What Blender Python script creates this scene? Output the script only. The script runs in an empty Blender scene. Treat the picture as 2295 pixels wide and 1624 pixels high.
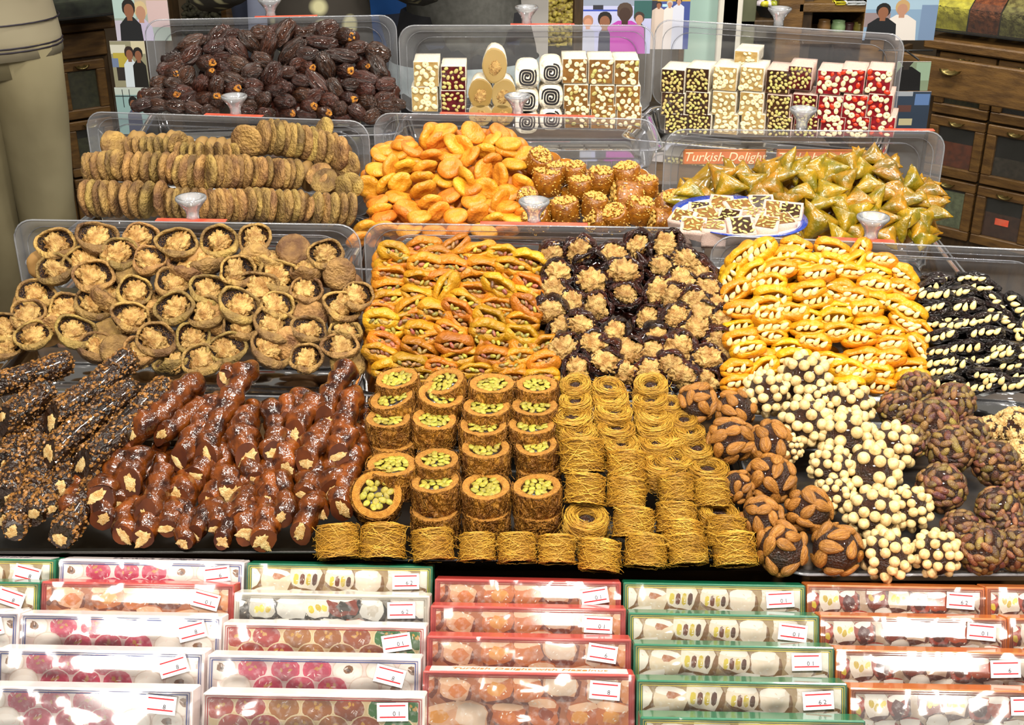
import bpy, math, random
import numpy as np
from mathutils import Vector, Matrix, noise

# ------------------------------------------------------------------ camera, world, lights
W, H = 2295, 1624
F = 2805.0                      # focal length in pixels of the 2295 px wide frame
PITCH = math.radians(25.5)
CAMZ = 1.6
scene = bpy.context.scene
COL = scene.collection
cam = bpy.data.cameras.new('camera'); camo = bpy.data.objects.new('camera', cam); COL.objects.link(camo)
cam.sensor_width = 36.0; cam.lens = F / W * 36.0
cam.clip_start = 0.05; cam.clip_end = 60
camo.location = (0, 0, CAMZ); camo.rotation_euler = (math.pi/2 - PITCH, 0, 0)
scene.camera = camo

world = bpy.data.worlds.new('world'); scene.world = world; world.use_nodes = True
world.node_tree.nodes['Background'].inputs[0].default_value = (1.0, 0.93, 0.82, 1)
world.node_tree.nodes['Background'].inputs[1].default_value = 0.15

def area(name, loc, target, size, power, color=(1, 0.94, 0.84), shape='DISK'):
    l = bpy.data.lights.new(name, 'AREA'); l.shape = shape; l.size = size; l.energy = power; l.color = color
    o = bpy.data.objects.new(name, l); COL.objects.link(o); o.location = loc
    o.rotation_euler = (Vector(target) - Vector(loc)).to_track_quat('-Z', 'Y').to_euler()
    return o
# lamps hung over the stall, and the lamps of the aisle behind the photographer
area('stall_lamp', (-0.80, 0.45, 2.45), (-0.5, 1.5, 0.9), 0.22, 14)
area('stall_lamp', (0.05, 0.30, 2.50), (0.1, 1.5, 0.9), 0.22, 24)
area('stall_lamp', (0.95, 0.45, 2.45), (0.6, 1.5, 0.9), 0.22, 18)
area('stall_lamp', (-0.35, 1.55, 2.45), (-0.35, 2.1, 1.0), 0.22, 5)
area('stall_lamp', (0.70, 1.55, 2.45), (0.5, 2.1, 1.0), 0.22, 10)
area('aisle_lamp', (-1.65, -2.5, 2.05), (-0.3, 1.2, 0.8), 0.45, 16)
area('aisle_lamp', (0.0, -2.6, 2.25), (0.0, 1.2, 0.8), 0.25, 4)
area('aisle_lamp', (1.45, -2.5, 2.05), (0.4, 1.2, 0.8), 0.34, 14)
area('shop_lamp', (-1.2, 3.2, 2.7), (-1.4, 4.2, 0.6), 0.4, 10)
area('shop_lamp', (0.3, 3.4, 2.7), (0.2, 4.6, 0.8), 0.4, 26)
area('shop_lamp', (1.5, 3.0, 2.7), (1.7, 4.0, 0.6), 0.4, 30)
scene.view_settings.view_transform = 'Standard'
scene.view_settings.look = 'None'
scene.view_settings.exposure = 0.55
scene.view_settings.gamma = 1.0
scene.view_settings.use_curve_mapping = False
try:
    scene.cycles.transparent_max_bounces = 32
except Exception:
    pass

# ------------------------------------------------------------------ helpers: rays, planes, frames
RNG = random.Random(7)
SP, CP = math.sin(PITCH), math.cos(PITCH)
FWD = Vector((0, CP, -SP)); UP = Vector((0, SP, CP)); RIGHT = Vector((1, 0, 0)); CAM = Vector((0, 0, CAMZ))

def ray(px, py):
    return FWD + RIGHT * ((px - W/2) / F) - UP * ((py - H/2) / F)
def at_depth_y(px, py, y):
    d = ray(px, py); return CAM + d * (y / d.y)
def at_z(px, py, z):
    d = ray(px, py); return CAM + d * ((z - CAMZ) / d.z)
class Plane:
    def __init__(s, p, n): s.p = Vector(p); s.n = Vector(n).normalized()
    def hit(s, px, py, push=0.0):
        d = ray(px, py); t = (s.p - CAM).dot(s.n) / d.dot(s.n)
        return CAM + d * (t + push), t + push
def plane3(a, b, c):
    a, b, c = Vector(a), Vector(b), Vector(c); return Plane(a, (b-a).cross(c-a))
def facing(p):
    """axes at a point: x to the right, y up the slope of sight, z towards where the photographer stood"""
    z = (CAM - Vector(p)).normalized(); x = (RIGHT - z*RIGHT.dot(z)).normalized(); y = z.cross(x)
    return Matrix((x, y, z)).transposed().to_4x4()
def RX(a): return Matrix.Rotation(math.radians(a), 4, 'X')
def RY(a): return Matrix.Rotation(math.radians(a), 4, 'Y')
def RZ(a): return Matrix.Rotation(math.radians(a), 4, 'Z')
def SC(*s):
    if len(s) == 1: s = (s[0],)*3
    return Matrix.Diagonal((*s, 1))
def T(*v): return Matrix.Translation(Vector(v) if len(v) == 3 else v[0])

ORD = ['first','second','third','fourth','fifth','sixth','seventh','eighth','ninth','tenth','eleventh','twelfth','thirteenth','fourteenth',
       'fifteenth','sixteenth','seventeenth','eighteenth','nineteenth','twentieth']
def ordn(i):
    if i < 20: return ORD[i]
    tens = {2:'twenty',3:'thirty',4:'forty',5:'fifty'}[(i+1)//10]
    r = (i+1) % 10
    return ({'twenty':'twentieth','thirty':'thirtieth','forty':'fortieth','fifty':'fiftieth'}[tens]) if r == 0 else tens + '-' + ORD[r-1]
def rows_of(pts, rowh):
    """(row, place in row) of each pixel point, rows counted from the top, places from the left"""
    y0 = min(p[1] for p in pts); r = [int((p[1]-y0)//rowh) for p in pts]
    used = sorted(set(r)); out = [None]*len(pts)
    for k in used:
        ids = sorted([i for i in range(len(pts)) if r[i] == k], key=lambda i: pts[i][0])
        for j, i in enumerate(ids): out[i] = (used.index(k), j)
    return out
def where(rc, heap): return f'{ordn(rc[1])} from left, {ordn(rc[0])} row of {heap}'

# ------------------------------------------------------------------ helpers: objects
def link(name, data, parent=None, M=None):
    o = bpy.data.objects.new(name, data); COL.objects.link(o)
    if parent is not None: o.parent = parent
    if M is not None: o.matrix_basis = M
    return o
def tag(o, label, cat, group=None):
    o['label'] = label; o['category'] = cat
    if group: o['group'] = group
    return o
def thing(name, label, cat, M=None, group=None):
    o = link(name, None, None, M); o.empty_display_size = 0.02
    return tag(o, label, cat, group)
def structure(o): o['kind'] = 'structure'; return o

class MB:
    def __init__(s): s.v = []; s.f = []; s.m = []; s.c = []; s.sm = []; s.n = 0
    def add(s, v, f, mi=0, col=None, smooth=True, M=None):
        v = np.asarray(v, float).reshape(-1, 3)
        if M is not None:
            A = np.array(M); v = v @ A[:3, :3].T + A[:3, 3]
        s.v.append(v)
        for q in f:
            s.f.append(tuple(int(i)+s.n for i in q)); s.m.append(mi); s.c.append(col); s.sm.append(smooth)
        s.n += len(v); return s
    def mesh(s, name, mats):
        me = bpy.data.meshes.new(name)
        me.from_pydata(np.concatenate(s.v).tolist() if s.v else [], [], s.f)
        for m in (mats if isinstance(mats, (list, tuple)) else [mats]): me.materials.append(m)
        me.polygons.foreach_set('material_index', s.m); me.polygons.foreach_set('use_smooth', s.sm)
        if any(c is not None for c in s.c):
            a = me.color_attributes.new('Col', 'FLOAT_COLOR', 'CORNER'); d = []
            for q, c in zip(s.f, s.c):
                c = c or (0.5, 0.5, 0.5)
                for _ in q: d += [c[0], c[1], c[2], 1.0]
            a.data.foreach_set('color', d)
        me.update(); return me
def box_vf(sx, sy, sz, c=(0, 0, 0), bev=0.0):
    """box with chamfered edges"""
    hx, hy, hz = sx/2, sy/2, sz/2
    if bev <= 0:
        v = [(x*hx+c[0], y*hy+c[1], z*hz+c[2]) for x in (-1, 1) for y in (-1, 1) for z in (-1, 1)]
        return v, [(0,1,3,2),(4,6,7,5),(0,4,5,1),(2,3,7,6),(0,2,6,4),(1,5,7,3)]
    b = min(bev, hx*.49, hy*.49, hz*.49); v = []; idx = {}
    for x in (-1, 1):
        for y in (-1, 1):
            for z in (-1, 1):
                for a in range(3):
                    p = [x*(hx-b), y*(hy-b), z*(hz-b)]; p[a] = (x, y, z)[a]*(hx, hy, hz)[a]
                    idx[(x, y, z, a)] = len(v); v.append((p[0]+c[0], p[1]+c[1], p[2]+c[2]))
    f = []
    for a in range(3):
        b1, c1 = (a+1) % 3, (a+2) % 3
        for s in (-1, 1):
            q = []
            for i, j in ((-1,-1),(1,-1),(1,1),(-1,1)):
                k = [0, 0, 0]; k[a] = s; k[b1] = i; k[c1] = j; q.append(idx[(*k, a)])
            f.append(tuple(q if s > 0 else q[::-1]))
        for i in (-1, 1):
            for j in (-1, 1):
                k0 = [0, 0, 0]; k1 = [0, 0, 0]; k0[a] = -1; k1[a] = 1
                for k in (k0, k1): k[b1] = i; k[c1] = j
                q = [idx[(*k0, b1)], idx[(*k1, b1)], idx[(*k1, c1)], idx[(*k0, c1)]]
                f.append(tuple(q if i*j > 0 else q[::-1]))
    for x in (-1, 1):
        for y in (-1, 1):
            for z in (-1, 1):
                q = [idx[(x, y, z, a)] for a in range(3)]
                f.append(tuple(q if x*y*z > 0 else q[::-1]))
    return v, f
def grid_vf(P, cu=False, cv=True):
    """quads over an array of rings P[nu][nv][3]"""
    nu, nv = P.shape[:2]; f = []
    for i in range(nu if cu else nu-1):
        for j in range(nv if cv else nv-1):
            a, b = i*nv+j, i*nv+(j+1) % nv; c, d = ((i+1) % nu)*nv+(j+1) % nv, ((i+1) % nu)*nv+j
            f.append((a, b, c, d))
    return P.reshape(-1, 3), f
def blob_vf(dims, nu=16, nv=20, fn=None, pw=1.0):
    """closed rounded solid, long axis x; fn(unit direction) -> radius factor"""
    v = []; f = []
    for i in range(nu+1):
        t = math.pi*i/nu; st = math.sin(t)**pw if 0 < i < nu else 0
        for j in range(nv if 0 < i < nu else 1):
            a = 2*math.pi*j/nv; d = (math.cos(t), st*math.cos(a), st*math.sin(a))
            r = fn(d) if fn else 1.0
            v.append((d[0]*dims[0]*r, d[1]*dims[1]*r, d[2]*dims[2]*r))
    def id(i, j): return 0 if i == 0 else (1+(nu-1)*nv if i == nu else 1+(i-1)*nv+j % nv)
    for i in range(nu):
        for j in range(nv):
            if i == 0: f.append((0, id(1, j), id(1, j+1)))
            elif i == nu-1: f.append((id(i, j), id(nu, 0), id(i, j+1)))
            else: f.append((id(i, j), id(i+1, j), id(i+1, j+1), id(i, j+1)))
    f = [q[::-1] for q in f]
    return v, f
def lathe_vf(prof, n=24):
    """(r, z) profile turned about z; r = 0 ends close"""
    P = np.array([[(r*math.cos(2*math.pi*j/n), r*math.sin(2*math.pi*j/n), z) for j in range(n)] for r, z in prof])
    v, f = grid_vf(P); return v, [q[::-1] for q in f] if prof[0][1] > prof[-1][1] else f
def tube_vf(pts, r, n=6, caps=True, closed=False):
    pts = [Vector(p) for p in pts]; P = []
    for i, p in enumerate(pts):
        if closed: t = pts[(i+1) % len(pts)] - pts[i-1]
        else: t = pts[min(i+1, len(pts)-1)] - pts[max(i-1, 0)]
        t.normalize(); u = t.cross(Vector((0.13, 0.21, 0.97)) if abs(t.z) < 0.9 else Vector((1, 0, 0))).normalized(); w = t.cross(u)
        rr = r[i] if isinstance(r, (list, tuple)) else r
        P.append([tuple(p + (u*math.cos(2*math.pi*k/n) + w*math.sin(2*math.pi*k/n))*rr) for k in range(n)])
    v, f = grid_vf(np.array(P), cu=closed)
    if caps and not closed: f = f + [tuple(range(n))[::-1], tuple(range((len(pts)-1)*n, len(pts)*n))]
    return v, f
def rrect(w, h, r, k=6):
    """rounded rectangle outline in x, z with its bottom at z = 0, centred on x"""
    pts = []
    for cx, cz, a0 in ((w/2-r, h-r, 0), (-w/2+r, h-r, 90), (-w/2+r, r, 180), (w/2-r, r, 270)):
        for i in range(k+1):
            a = math.radians(a0 + 90*i/k); pts.append((cx+r*math.cos(a), cz+r*math.sin(a)))
    return pts
def text_mesh(s, size, mat, shear=0.0, align='CENTER', extrude=0.0002):
    cu = bpy.data.curves.new('writing', 'FONT'); cu.body = s; cu.size = size; cu.shear = shear; cu.align_x = align; cu.align_y = 'CENTER'
    cu.extrude = extrude; cu.resolution_u = 3
    o = bpy.data.objects.new('writing', cu); COL.objects.link(o)
    dg = bpy.context.evaluated_depsgraph_get()
    me = bpy.data.meshes.new_from_object(o.evaluated_get(dg)); bpy.data.objects.remove(o); bpy.data.curves.remove(cu)
    me.materials.clear(); me.materials.append(mat); return me
def nz(x, y, z): return noise.noise(Vector((x, y, z)))

# ------------------------------------------------------------------ materials
def lin(h):
    if isinstance(h, (tuple, list)): return tuple(h[:3])
    h = h.lstrip('#'); c = [int(h[i:i+2], 16)/255 for i in (0, 2, 4)]
    return tuple(x/12.92 if x <= 0.04045 else ((x+0.055)/1.055)**2.4 for x in c)
MATS = {}
def mat(name, c1, c2=None, c3=None, rough=0.5, scale=8.0, detail=3.0, rnd=0.0, bump=0.0, bscale=20.0, coat=0.0, sss=0.0, sscol=None,
        stretch=(1, 1, 1), spec=0.5, metallic=0.0, speck=None, distort=0.0, attr=False, trans=0.0, bdetail=3.0, hue=0.0, lo=0.35, hi=0.65):
    """procedural surface: c1..c2 mottled by noise, c3 speckles, brightness varied from object to object"""
    if name in MATS: return MATS[name]
    m = bpy.data.materials.new(name); MATS[name] = m; m.use_nodes = True
    nt = m.node_tree; N = nt.nodes; L = nt.links; bs = N['Principled BSDF']
    tc = N.new('ShaderNodeTexCoord'); mp = N.new('ShaderNodeMapping'); mp.inputs['Scale'].default_value = stretch
    L.new(tc.outputs['Object'], mp.inputs['Vector'])
    oi = N.new('ShaderNodeObjectInfo')
    def mix(fac, a, b, mode='MIX'):
        x = N.new('ShaderNodeMix'); x.data_type = 'RGBA'; x.blend_type = mode
        if isinstance(fac, float): x.inputs[0].default_value = fac
        else: L.new(fac, x.inputs[0])
        for k, q in ((6, a), (7, b)):
            if isinstance(q, tuple): x.inputs[k].default_value = (*q, 1)
            else: L.new(q, x.inputs[k])
        return x.outputs[2]
    def ramp(fac, a, b):
        x = N.new('ShaderNodeMapRange'); x.inputs['From Min'].default_value = a; x.inputs['From Max'].default_value = b; L.new(fac, x.inputs[0]); return x.outputs[0]
    if attr:
        at = N.new('ShaderNodeVertexColor'); at.layer_name = 'Col'; col = at.outputs[0]
        if c2 is not None:
            nx = N.new('ShaderNodeTexNoise'); nx.inputs['Scale'].default_value = scale; nx.inputs['Detail'].default_value = detail; L.new(mp.outputs[0], nx.inputs['Vector'])
            col = mix(ramp(nx.outputs['Fac'], 0.5, 0.75), col, mix(0.35, col, lin(c2)))
    else:
        col = lin(c1)
        if c2 is not None:
            nx = N.new('ShaderNodeTexNoise'); nx.inputs['Scale'].default_value = scale; nx.inputs['Detail'].default_value = detail; nx.inputs['Distortion'].default_value = distort
            ad = N.new('ShaderNodeVectorMath'); ad.operation = 'ADD'; L.new(mp.outputs[0], ad.inputs[0])
            cb = N.new('ShaderNodeCombineXYZ'); mu = N.new('ShaderNodeMath'); mu.operation = 'MULTIPLY'; mu.inputs[1].default_value = 37.0
            L.new(oi.outputs['Random'], mu.inputs[0]); L.new(mu.outputs[0], cb.inputs[0]); L.new(mu.outputs[0], cb.inputs[1]); L.new(cb.outputs[0], ad.inputs[1])
            L.new(ad.outputs[0], nx.inputs['Vector'])
            col = mix(ramp(nx.outputs['Fac'], lo, hi), lin(c1), lin(c2))
        if c3 is not None:
            vo = N.new('ShaderNodeTexVoronoi'); vo.inputs['Scale'].default_value = (speck or (60, .25))[0]; L.new(mp.outputs[0], vo.inputs['Vector'])
            col = mix(ramp(vo.outputs['Distance'], (speck or (60, .25))[1], (speck or (60, .25))[1]*.6), col, lin(c3))
    if rnd or hue:
        hs = N.new('ShaderNodeHueSaturation')
        if isinstance(col, tuple): hs.inputs['Color'].default_value = (*col, 1)
        else: L.new(col, hs.inputs['Color'])
        mr = N.new('ShaderNodeMapRange'); L.new(oi.outputs['Random'], mr.inputs[0]); mr.inputs['To Min'].default_value = 1-rnd; mr.inputs['To Max'].default_value = 1+rnd
        L.new(mr.outputs[0], hs.inputs['Value'])
        if hue:
            m2 = N.new('ShaderNodeMath'); m2.operation = 'MULTIPLY'; m2.inputs[1].default_value = 7.31; L.new(oi.outputs['Random'], m2.inputs[0])
            m3 = N.new('ShaderNodeMath'); m3.operation = 'FRACT'; L.new(m2.outputs[0], m3.inputs[0])
            m4 = N.new('ShaderNodeMapRange'); L.new(m3.outputs[0], m4.inputs[0]); m4.inputs['To Min'].default_value = 0.5-hue; m4.inputs['To Max'].default_value = 0.5+hue
            L.new(m4.outputs[0], hs.inputs['Hue'])
        col = hs.outputs[0]
    if isinstance(col, tuple): bs.inputs['Base Color'].default_value = (*col, 1)
    else: L.new(col, bs.inputs['Base Color'])
    bs.inputs['Roughness'].default_value = rough; bs.inputs['Specular IOR Level'].default_value = spec
    bs.inputs['Metallic'].default_value = metallic; bs.inputs['Coat Weight'].default_value = coat; bs.inputs['Coat Roughness'].default_value = 0.06
    bs.inputs['Transmission Weight'].default_value = trans
    if sss:
        bs.inputs['Subsurface Weight'].default_value = sss; bs.inputs['Subsurface Radius'].default_value = sscol or (1.0, 0.4, 0.1); bs.inputs['Subsurface Scale'].default_value = 0.008
    if bump:
        nb = N.new('ShaderNodeTexNoise'); nb.inputs['Scale'].default_value = bscale; nb.inputs['Detail'].default_value = bdetail; L.new(mp.outputs[0], nb.inputs['Vector'])
        b = N.new('ShaderNodeBump'); b.inputs['Strength'].default_value = bump; b.inputs['Distance'].default_value = 0.05
        L.new(nb.outputs['Fac'], b.inputs['Height']); L.new(b.outputs[0], bs.inputs['Normal'])
    return m
def clear_plastic(name, tint=(0.96, 0.965, 0.97), rough=0.06, haze=0.03, gloss=1.0):
    m = bpy.data.materials.new(name); m.use_nodes = True; nt = m.node_tree; N = nt.nodes; L = nt.links; N.remove(N['Principled BSDF'])
    tr = N.new('ShaderNodeBsdfTransparent'); tr.inputs[0].default_value = (*tint, 1)
    gl = N.new('ShaderNodeBsdfGlossy'); gl.inputs['Roughness'].default_value = rough
    df = N.new('ShaderNodeBsdfDiffuse'); df.inputs[0].default_value = (0.8, 0.82, 0.86, 1)
    fr = N.new('ShaderNodeFresnel'); fr.inputs[0].default_value = 1.5
    mu = N.new('ShaderNodeMath'); mu.operation = 'MULTIPLY'; mu.inputs[1].default_value = gloss; L.new(fr.outputs[0], mu.inputs[0])
    m1 = N.new('ShaderNodeMixShader'); m1.inputs[0].default_value = haze; L.new(tr.outputs[0], m1.inputs[1]); L.new(df.outputs[0], m1.inputs[2])
    m2 = N.new('ShaderNodeMixShader'); L.new(mu.outputs[0], m2.inputs[0]); L.new(m1.outputs[0], m2.inputs[1]); L.new(gl.outputs[0], m2.inputs[2])
    L.new(m2.outputs[0], N['Material Output'].inputs[0]); return m
CLEAR = clear_plastic('clear_polycarbonate', haze=0.075)
CLEARW = clear_plastic('clear_polycarbonate_wall', (0.88, 0.89, 0.94), 0.15, 0.13, 1.3)
CLEARRIM = clear_plastic('clear_polycarbonate_rim', (0.86, 0.88, 0.93), 0.12, 0.22, 1.2)
CLEARKNOB = clear_plastic('clear_acrylic_knob', (0.93, 0.95, 0.98), 0.10, 0.30, 1.8)
GLASS = clear_plastic('window_glass', (0.9, 0.93, 0.9), 0.08, 0.02, 1.0)
PRINT = mat('printed_card', '#ffffff', '#ffffff', attr=True, rough=0.30, coat=0.9, scale=160.0, detail=4.0)
PAPER = mat('printed_paper', '#ffffff', attr=True, rough=0.45)
CLOTHP = mat('printed_cloth', '#ffffff', attr=True, rough=0.9)
BLACK = mat('black_plastic_tray', '#0c0b0a', '#17150f', rough=0.35, scale=30.0)
WOOD = mat('oiled_wood', '#6a4c22', '#4a3215', rough=0.5, scale=6.0, stretch=(1, 1, 12), detail=4.0, bump=0.15, bscale=30.0)
WOODH = mat('oiled_wood_board', '#6f5226', '#503817', rough=0.5, scale=5.0, stretch=(2, 12, 12), detail=4.0, bump=0.15, bscale=30.0)
WHITE = mat('white_paper', '#f4eef0', rough=0.5)
REDINK = mat('red_ink', '#c8202c', rough=0.5)
DARKINK = mat('dark_ink', '#2a2430', rough=0.5)
GOLDINK = mat('gold_ink', '#b8742a', rough=0.5)
REDTAPE = mat('red_label_tape', '#e0472f', '#d86a50', rough=0.4, scale=40.0)

def merge_fill(name, items, mesh_list, parent_label, cat, mats, M=None):
    """things packed underneath the top layer: too many and too hidden to tell apart, one object"""
    mb = MB(); rr = random.Random(len(items))
    for Mx in items:
        me = rr.choice(mesh_list); A = np.zeros(len(me.vertices)*3); me.vertices.foreach_get('co', A)
        mb.add(A, [tuple(p.vertices) for p in me.polygons], M=Mx)
    o = link(name, mb.mesh(name, mats)); o['kind'] = 'stuff'; return tag(o, parent_label, cat)
def fill_positions(pts, plane, push, kn=2, seed=1, keep=1.0, tray_=None):
    """midpoints between neighbours, pushed behind the top layer"""
    rr = random.Random(seed); out = set()
    for i, p in enumerate(pts):
        ds = sorted((math.hypot(p[0]-q[0], p[1]-q[1]), j) for j, q in enumerate(pts) if j != i)
        for d, j in ds[:kn]:
            out.add((min(i, j), max(i, j)))
    res = []
    for i, j in sorted(out):
        if rr.random() > keep: continue
        x = (pts[i][0]+pts[j][0])/2 + rr.uniform(-4, 4); y = (pts[i][1]+pts[j][1])/2 + rr.uniform(-4, 4)
        p, t = plane.hit(x, y, push*rr.uniform(0.8, 1.3))
        if tray_:
            dd_ = (p - tray_['c']).dot(tray_['n'])
            if dd_ < .03: p = p + tray_['n']*(.03-dd_)
        res.append((p, t))
    return res

# ------------------------------------------------------------------ the room
def quad_mesh(name, pts, m): 
    return MB().add(pts, [(0, 1, 2, 3)], smooth=False).mesh(name, m)
FLOORM = mat('worn_stone_floor', '#6b6258', '#4d463d', rough=0.6, scale=3.0, detail=5.0)
WALLM = mat('dim_plaster_wall', '#5a4b36', '#3d3122', rough=0.8, scale=2.0)
o = structure(link('floor', MB().add(*box_vf(14, 14, 0.1, (0, 2, -0.05)), smooth=False).mesh('floor', FLOORM)))
o = structure(link('wall_back', MB().add(*box_vf(14, 0.1, 3.2, (0, 6.6, 1.6)), smooth=False).mesh('wall_back', WALLM)))

# ------------------------------------------------------------------ the stepped stand under everything
st = thing('display_stand', 'brown wooden stepped stand carrying all the sweet trays', 'stand', T(0, 0, 0))
STANDM = mat('brown_stand_wood', '#5d4426', '#44301a', rough=0.55, scale=5.0, stretch=(2, 12, 12), detail=4.0)
def step(y0, y1, ztop, x0=-1.05, x1=1.15, name='step'):
    mb = MB().add(*box_vf(x1-x0, y1-y0, ztop, ((x0+x1)/2, (y0+y1)/2, ztop/2), 0.004), smooth=False)
    return link(name, mb.mesh(name, STANDM), st)
step(0.66, 1.214, 0.655, -1.1, 1.15, 'box_shelf')
step(1.215, 1.455, 0.755)
step(1.4555, 1.745, 0.795, -0.80, 0.95)
step(1.7455, 2.135, 0.845, -0.66, 0.68)
step(2.1355, 2.50, 0.935, -0.62, 0.62)

# ------------------------------------------------------------------ trays with their upright lids
LIDH = 0.165
def lid_mesh(w, h):
    mb = MB(); loops = []
    for ins, dep, r in ((0, 0, .030), (.010, 0, .028), (.013, .010, .030), (.024, .012, .034), (.029, .036, .036)):
        pts = rrect(w-2*ins, h-2*ins, r); loops.append([(x, dep, z+ins) for x, z in pts])
    v, f = grid_vf(np.array(loops)); mb.add(v, f, 1)
    n = len(loops[0]); mb.add(loops[-1], [tuple(range(n))], smooth=False)
    return mb.mesh('lid_shell', [CLEAR, CLEARW])
def lid_rim_mesh(w, h):
    pts = [(x, 0, z) for x, z in rrect(w, h, .030)]; mb = MB().add(*tube_vf(pts, 0.0014, 6, closed=True))
    for ins, dep, r, t in ((.013, .010, .030, .0008), (.027, .030, .036, .0007)):
        mb.add(*tube_vf([(x, dep, z+ins) for x, z in rrect(w-2*ins, h-2*ins, r)], t, 5, closed=True))
    return mb.mesh('lid_rim', CLEARRIM)
knob_me = MB().add(*lathe_vf([(0, .026), (.012, .028), (.0185, .034), (.0215, .034), (.0225, .031), (.017, .024), (.011, .016), (.0088, .009), (.0105, 0), (0, 0)], 28)).mesh('knob', CLEARKNOB)
TR = {}
def tray(key, tl, tr_, z, depth, heap, drop_f, drop_b, nf, nb, knobpx=None, red=0.10, redoff=0.0, tmat=None):
    PL, PR = at_z(*tl, z), at_z(*tr_, z); u = (PR-PL); w = u.length; u.normalize()
    n = Vector((u.y, -u.x, 0)); n = n if n.y < 0 else -n
    c = (PL+PR)/2; B = Matrix((u, -n, Vector((0, 0, 1)))).transposed().to_4x4()
    # lid
    root = thing('food_cover', f'clear plastic cover standing open behind the {heap}', 'cover', T(c.x, c.y, z-LIDH) @ B, 'clear covers standing open')
    link('shell', lid_mesh(w, LIDH), root); link('rim', lid_rim_mesh(w, LIDH), root)
    kx = 0.0
    if knobpx: kx = (at_depth_y(*knobpx, c.y) - c).dot(u)
    link('knob', knob_me, root, T(kx, 0.016, LIDH-0.0015))
    if red:
        mb = MB().add(*box_vf(red, 0.012, 0.0008), smooth=False); link('red_label', mb.mesh('red_label', REDTAPE), root, T(kx+redoff, 0.006, LIDH+0.0012))
    # tray
    zr = z-LIDH-0.004; tm = tmat or CLEAR
    root = thing('food_tray', f'shallow clear plastic tray under the {heap}', 'tray', T(c.x, c.y, zr) @ B @ T(0, 0.01, 0), 'clear trays on the stand')
    mb = MB(); loops = []
    for ins, dz in ((0, 0), (.009, 0), (.011, -.006), (.018, -.040), (.03, -.045)):
        loops.append([(x, -zz-ins, dz) for x, zz in rrect(w-2*ins, depth-2*ins, .03)])
    v, f = grid_vf(np.array(loops)); mb.add(v, f); k = len(loops[0]); mb.add(loops[-1], [tuple(range(k))], smooth=False)
    link('basin', mb.mesh('basin', tm), root)
    link('rim', MB().add(*tube_vf([(x, -zz, 0) for x, zz in rrect(w, depth, .03)], .0016, 6, closed=True)).mesh('rim', CLEARRIM), root)
    pl = plane3(c + n*nb + Vector((0, 0, -drop_b)), c + n*nb + u + Vector((0, 0, -drop_b)), c + n*nf + Vector((0, 0, -drop_f)))
    TR[key] = dict(plane=pl, c=c, u=u, n=n, w=w, z=z, B=B, zr=zr)
tray('F1', (25, 492), (805, 504), 1.02, 0.21, 'walnut-filled figs', .155, .025, .20, .035, (424, 480))
tray('F2', (815, 500), (1580, 512), 1.02, 0.21, 'pistachio apricots and walnut dates', .155, .025, .20, .035, (1196, 480), .15)
tray('F3', (1597, 527), (2400, 565), 1.02, 0.21, 'almond apricots and almond prunes', .155, .025, .20, .035, (1958, 520), .10, -.02)
tray('M1', (190, 250), (825, 272), 1.07, 0.30, 'rows of plain dried figs', .17, .012, .30, .045, (520, 238), .10)
tray('M2', (837, 253), (1475, 268), 1.07, 0.30, 'plain apricots and sesame rolls', .17, .012, .30, .045, (1158, 240), .26)
tray('M3', (1492, 290), (2122, 295), 1.07, 0.30, 'triangle pastries', .17, .012, .30, .045, (1802, 275), .08, .17)
tray('B1', (322, 45), (887, 34), 1.16, 0.26, 'dark dates', .16, .0, .26, .045, (605, 30), .12, .03)
tray('B2', (893, 57), (1467, 57), 1.16, 0.26, 'spiral and nut delight', .16, .0, .26, .045, (1180, 40), .12, .03)
tray('B3', (1470, 43), (2030, 78), 1.16, 0.26, 'red and green nut delight', .16, .0, .26, .045, None, 0)

# flat trays of the lowest tier
P0 = plane3((0, 1.19, .795), (1, 1.19, .795), (0, 1.46, .92))
def flat_tray(label, x0, x1, y0, y1, z, hgt, m, rimm, yaw=0.0):
    root = thing('serving_tray', label, 'tray', T((x0+x1)/2, y0, z) @ RZ(yaw)); mb = MB(); loops = []; w = x1-x0; d = y1-y0
    for ins, dz in ((0, hgt), (.008, hgt), (.010, hgt-.004), (.014, .002), (.02, 0)):
        loops.append([(x, zz+ins, dz) for x, zz in rrect(w-2*ins, d-2*ins, .035)])
    v, f = grid_vf(np.array(loops)); mb.add(v, f); k = len(loops[0]); mb.add(loops[-1], [tuple(range(k))], smooth=False)
    link('basin', mb.mesh('basin', m), root)
    link('rim', MB().add(*tube_vf([(x, zz, hgt) for x, zz in rrect(w, d, .035)], .002, 6, closed=True)).mesh('rim', rimm), root)
flat_tray('black tray under the nut-filled sausages', -0.80, -0.165, 1.206, 1.45, .757, .026, BLACK, BLACK)
flat_tray('black tray under the shredded pastry rolls', -0.16, 0.295, 1.19, 1.45, .757, .026, BLACK, BLACK)
flat_tray('clear tray under the nut-covered balls', 0.30, 0.86, 1.166, 1.45, .760, .020, CLEAR, CLEARRIM)

# ------------------------------------------------------------------ food: shared shapes
def Zc(ox, oy, s=2.869):
    return lambda x, y: (ox + x/s, oy + y/s)
ZA, ZB, ZCn, ZD, ZE, ZF, ZG, ZH, ZI = (Zc(0, 0), Zc(750, 0), Zc(1495, 0), Zc(0, 470), Zc(750, 470), Zc(1495, 470), Zc(0, 750), Zc(700, 780), Zc(1495, 780))

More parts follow.
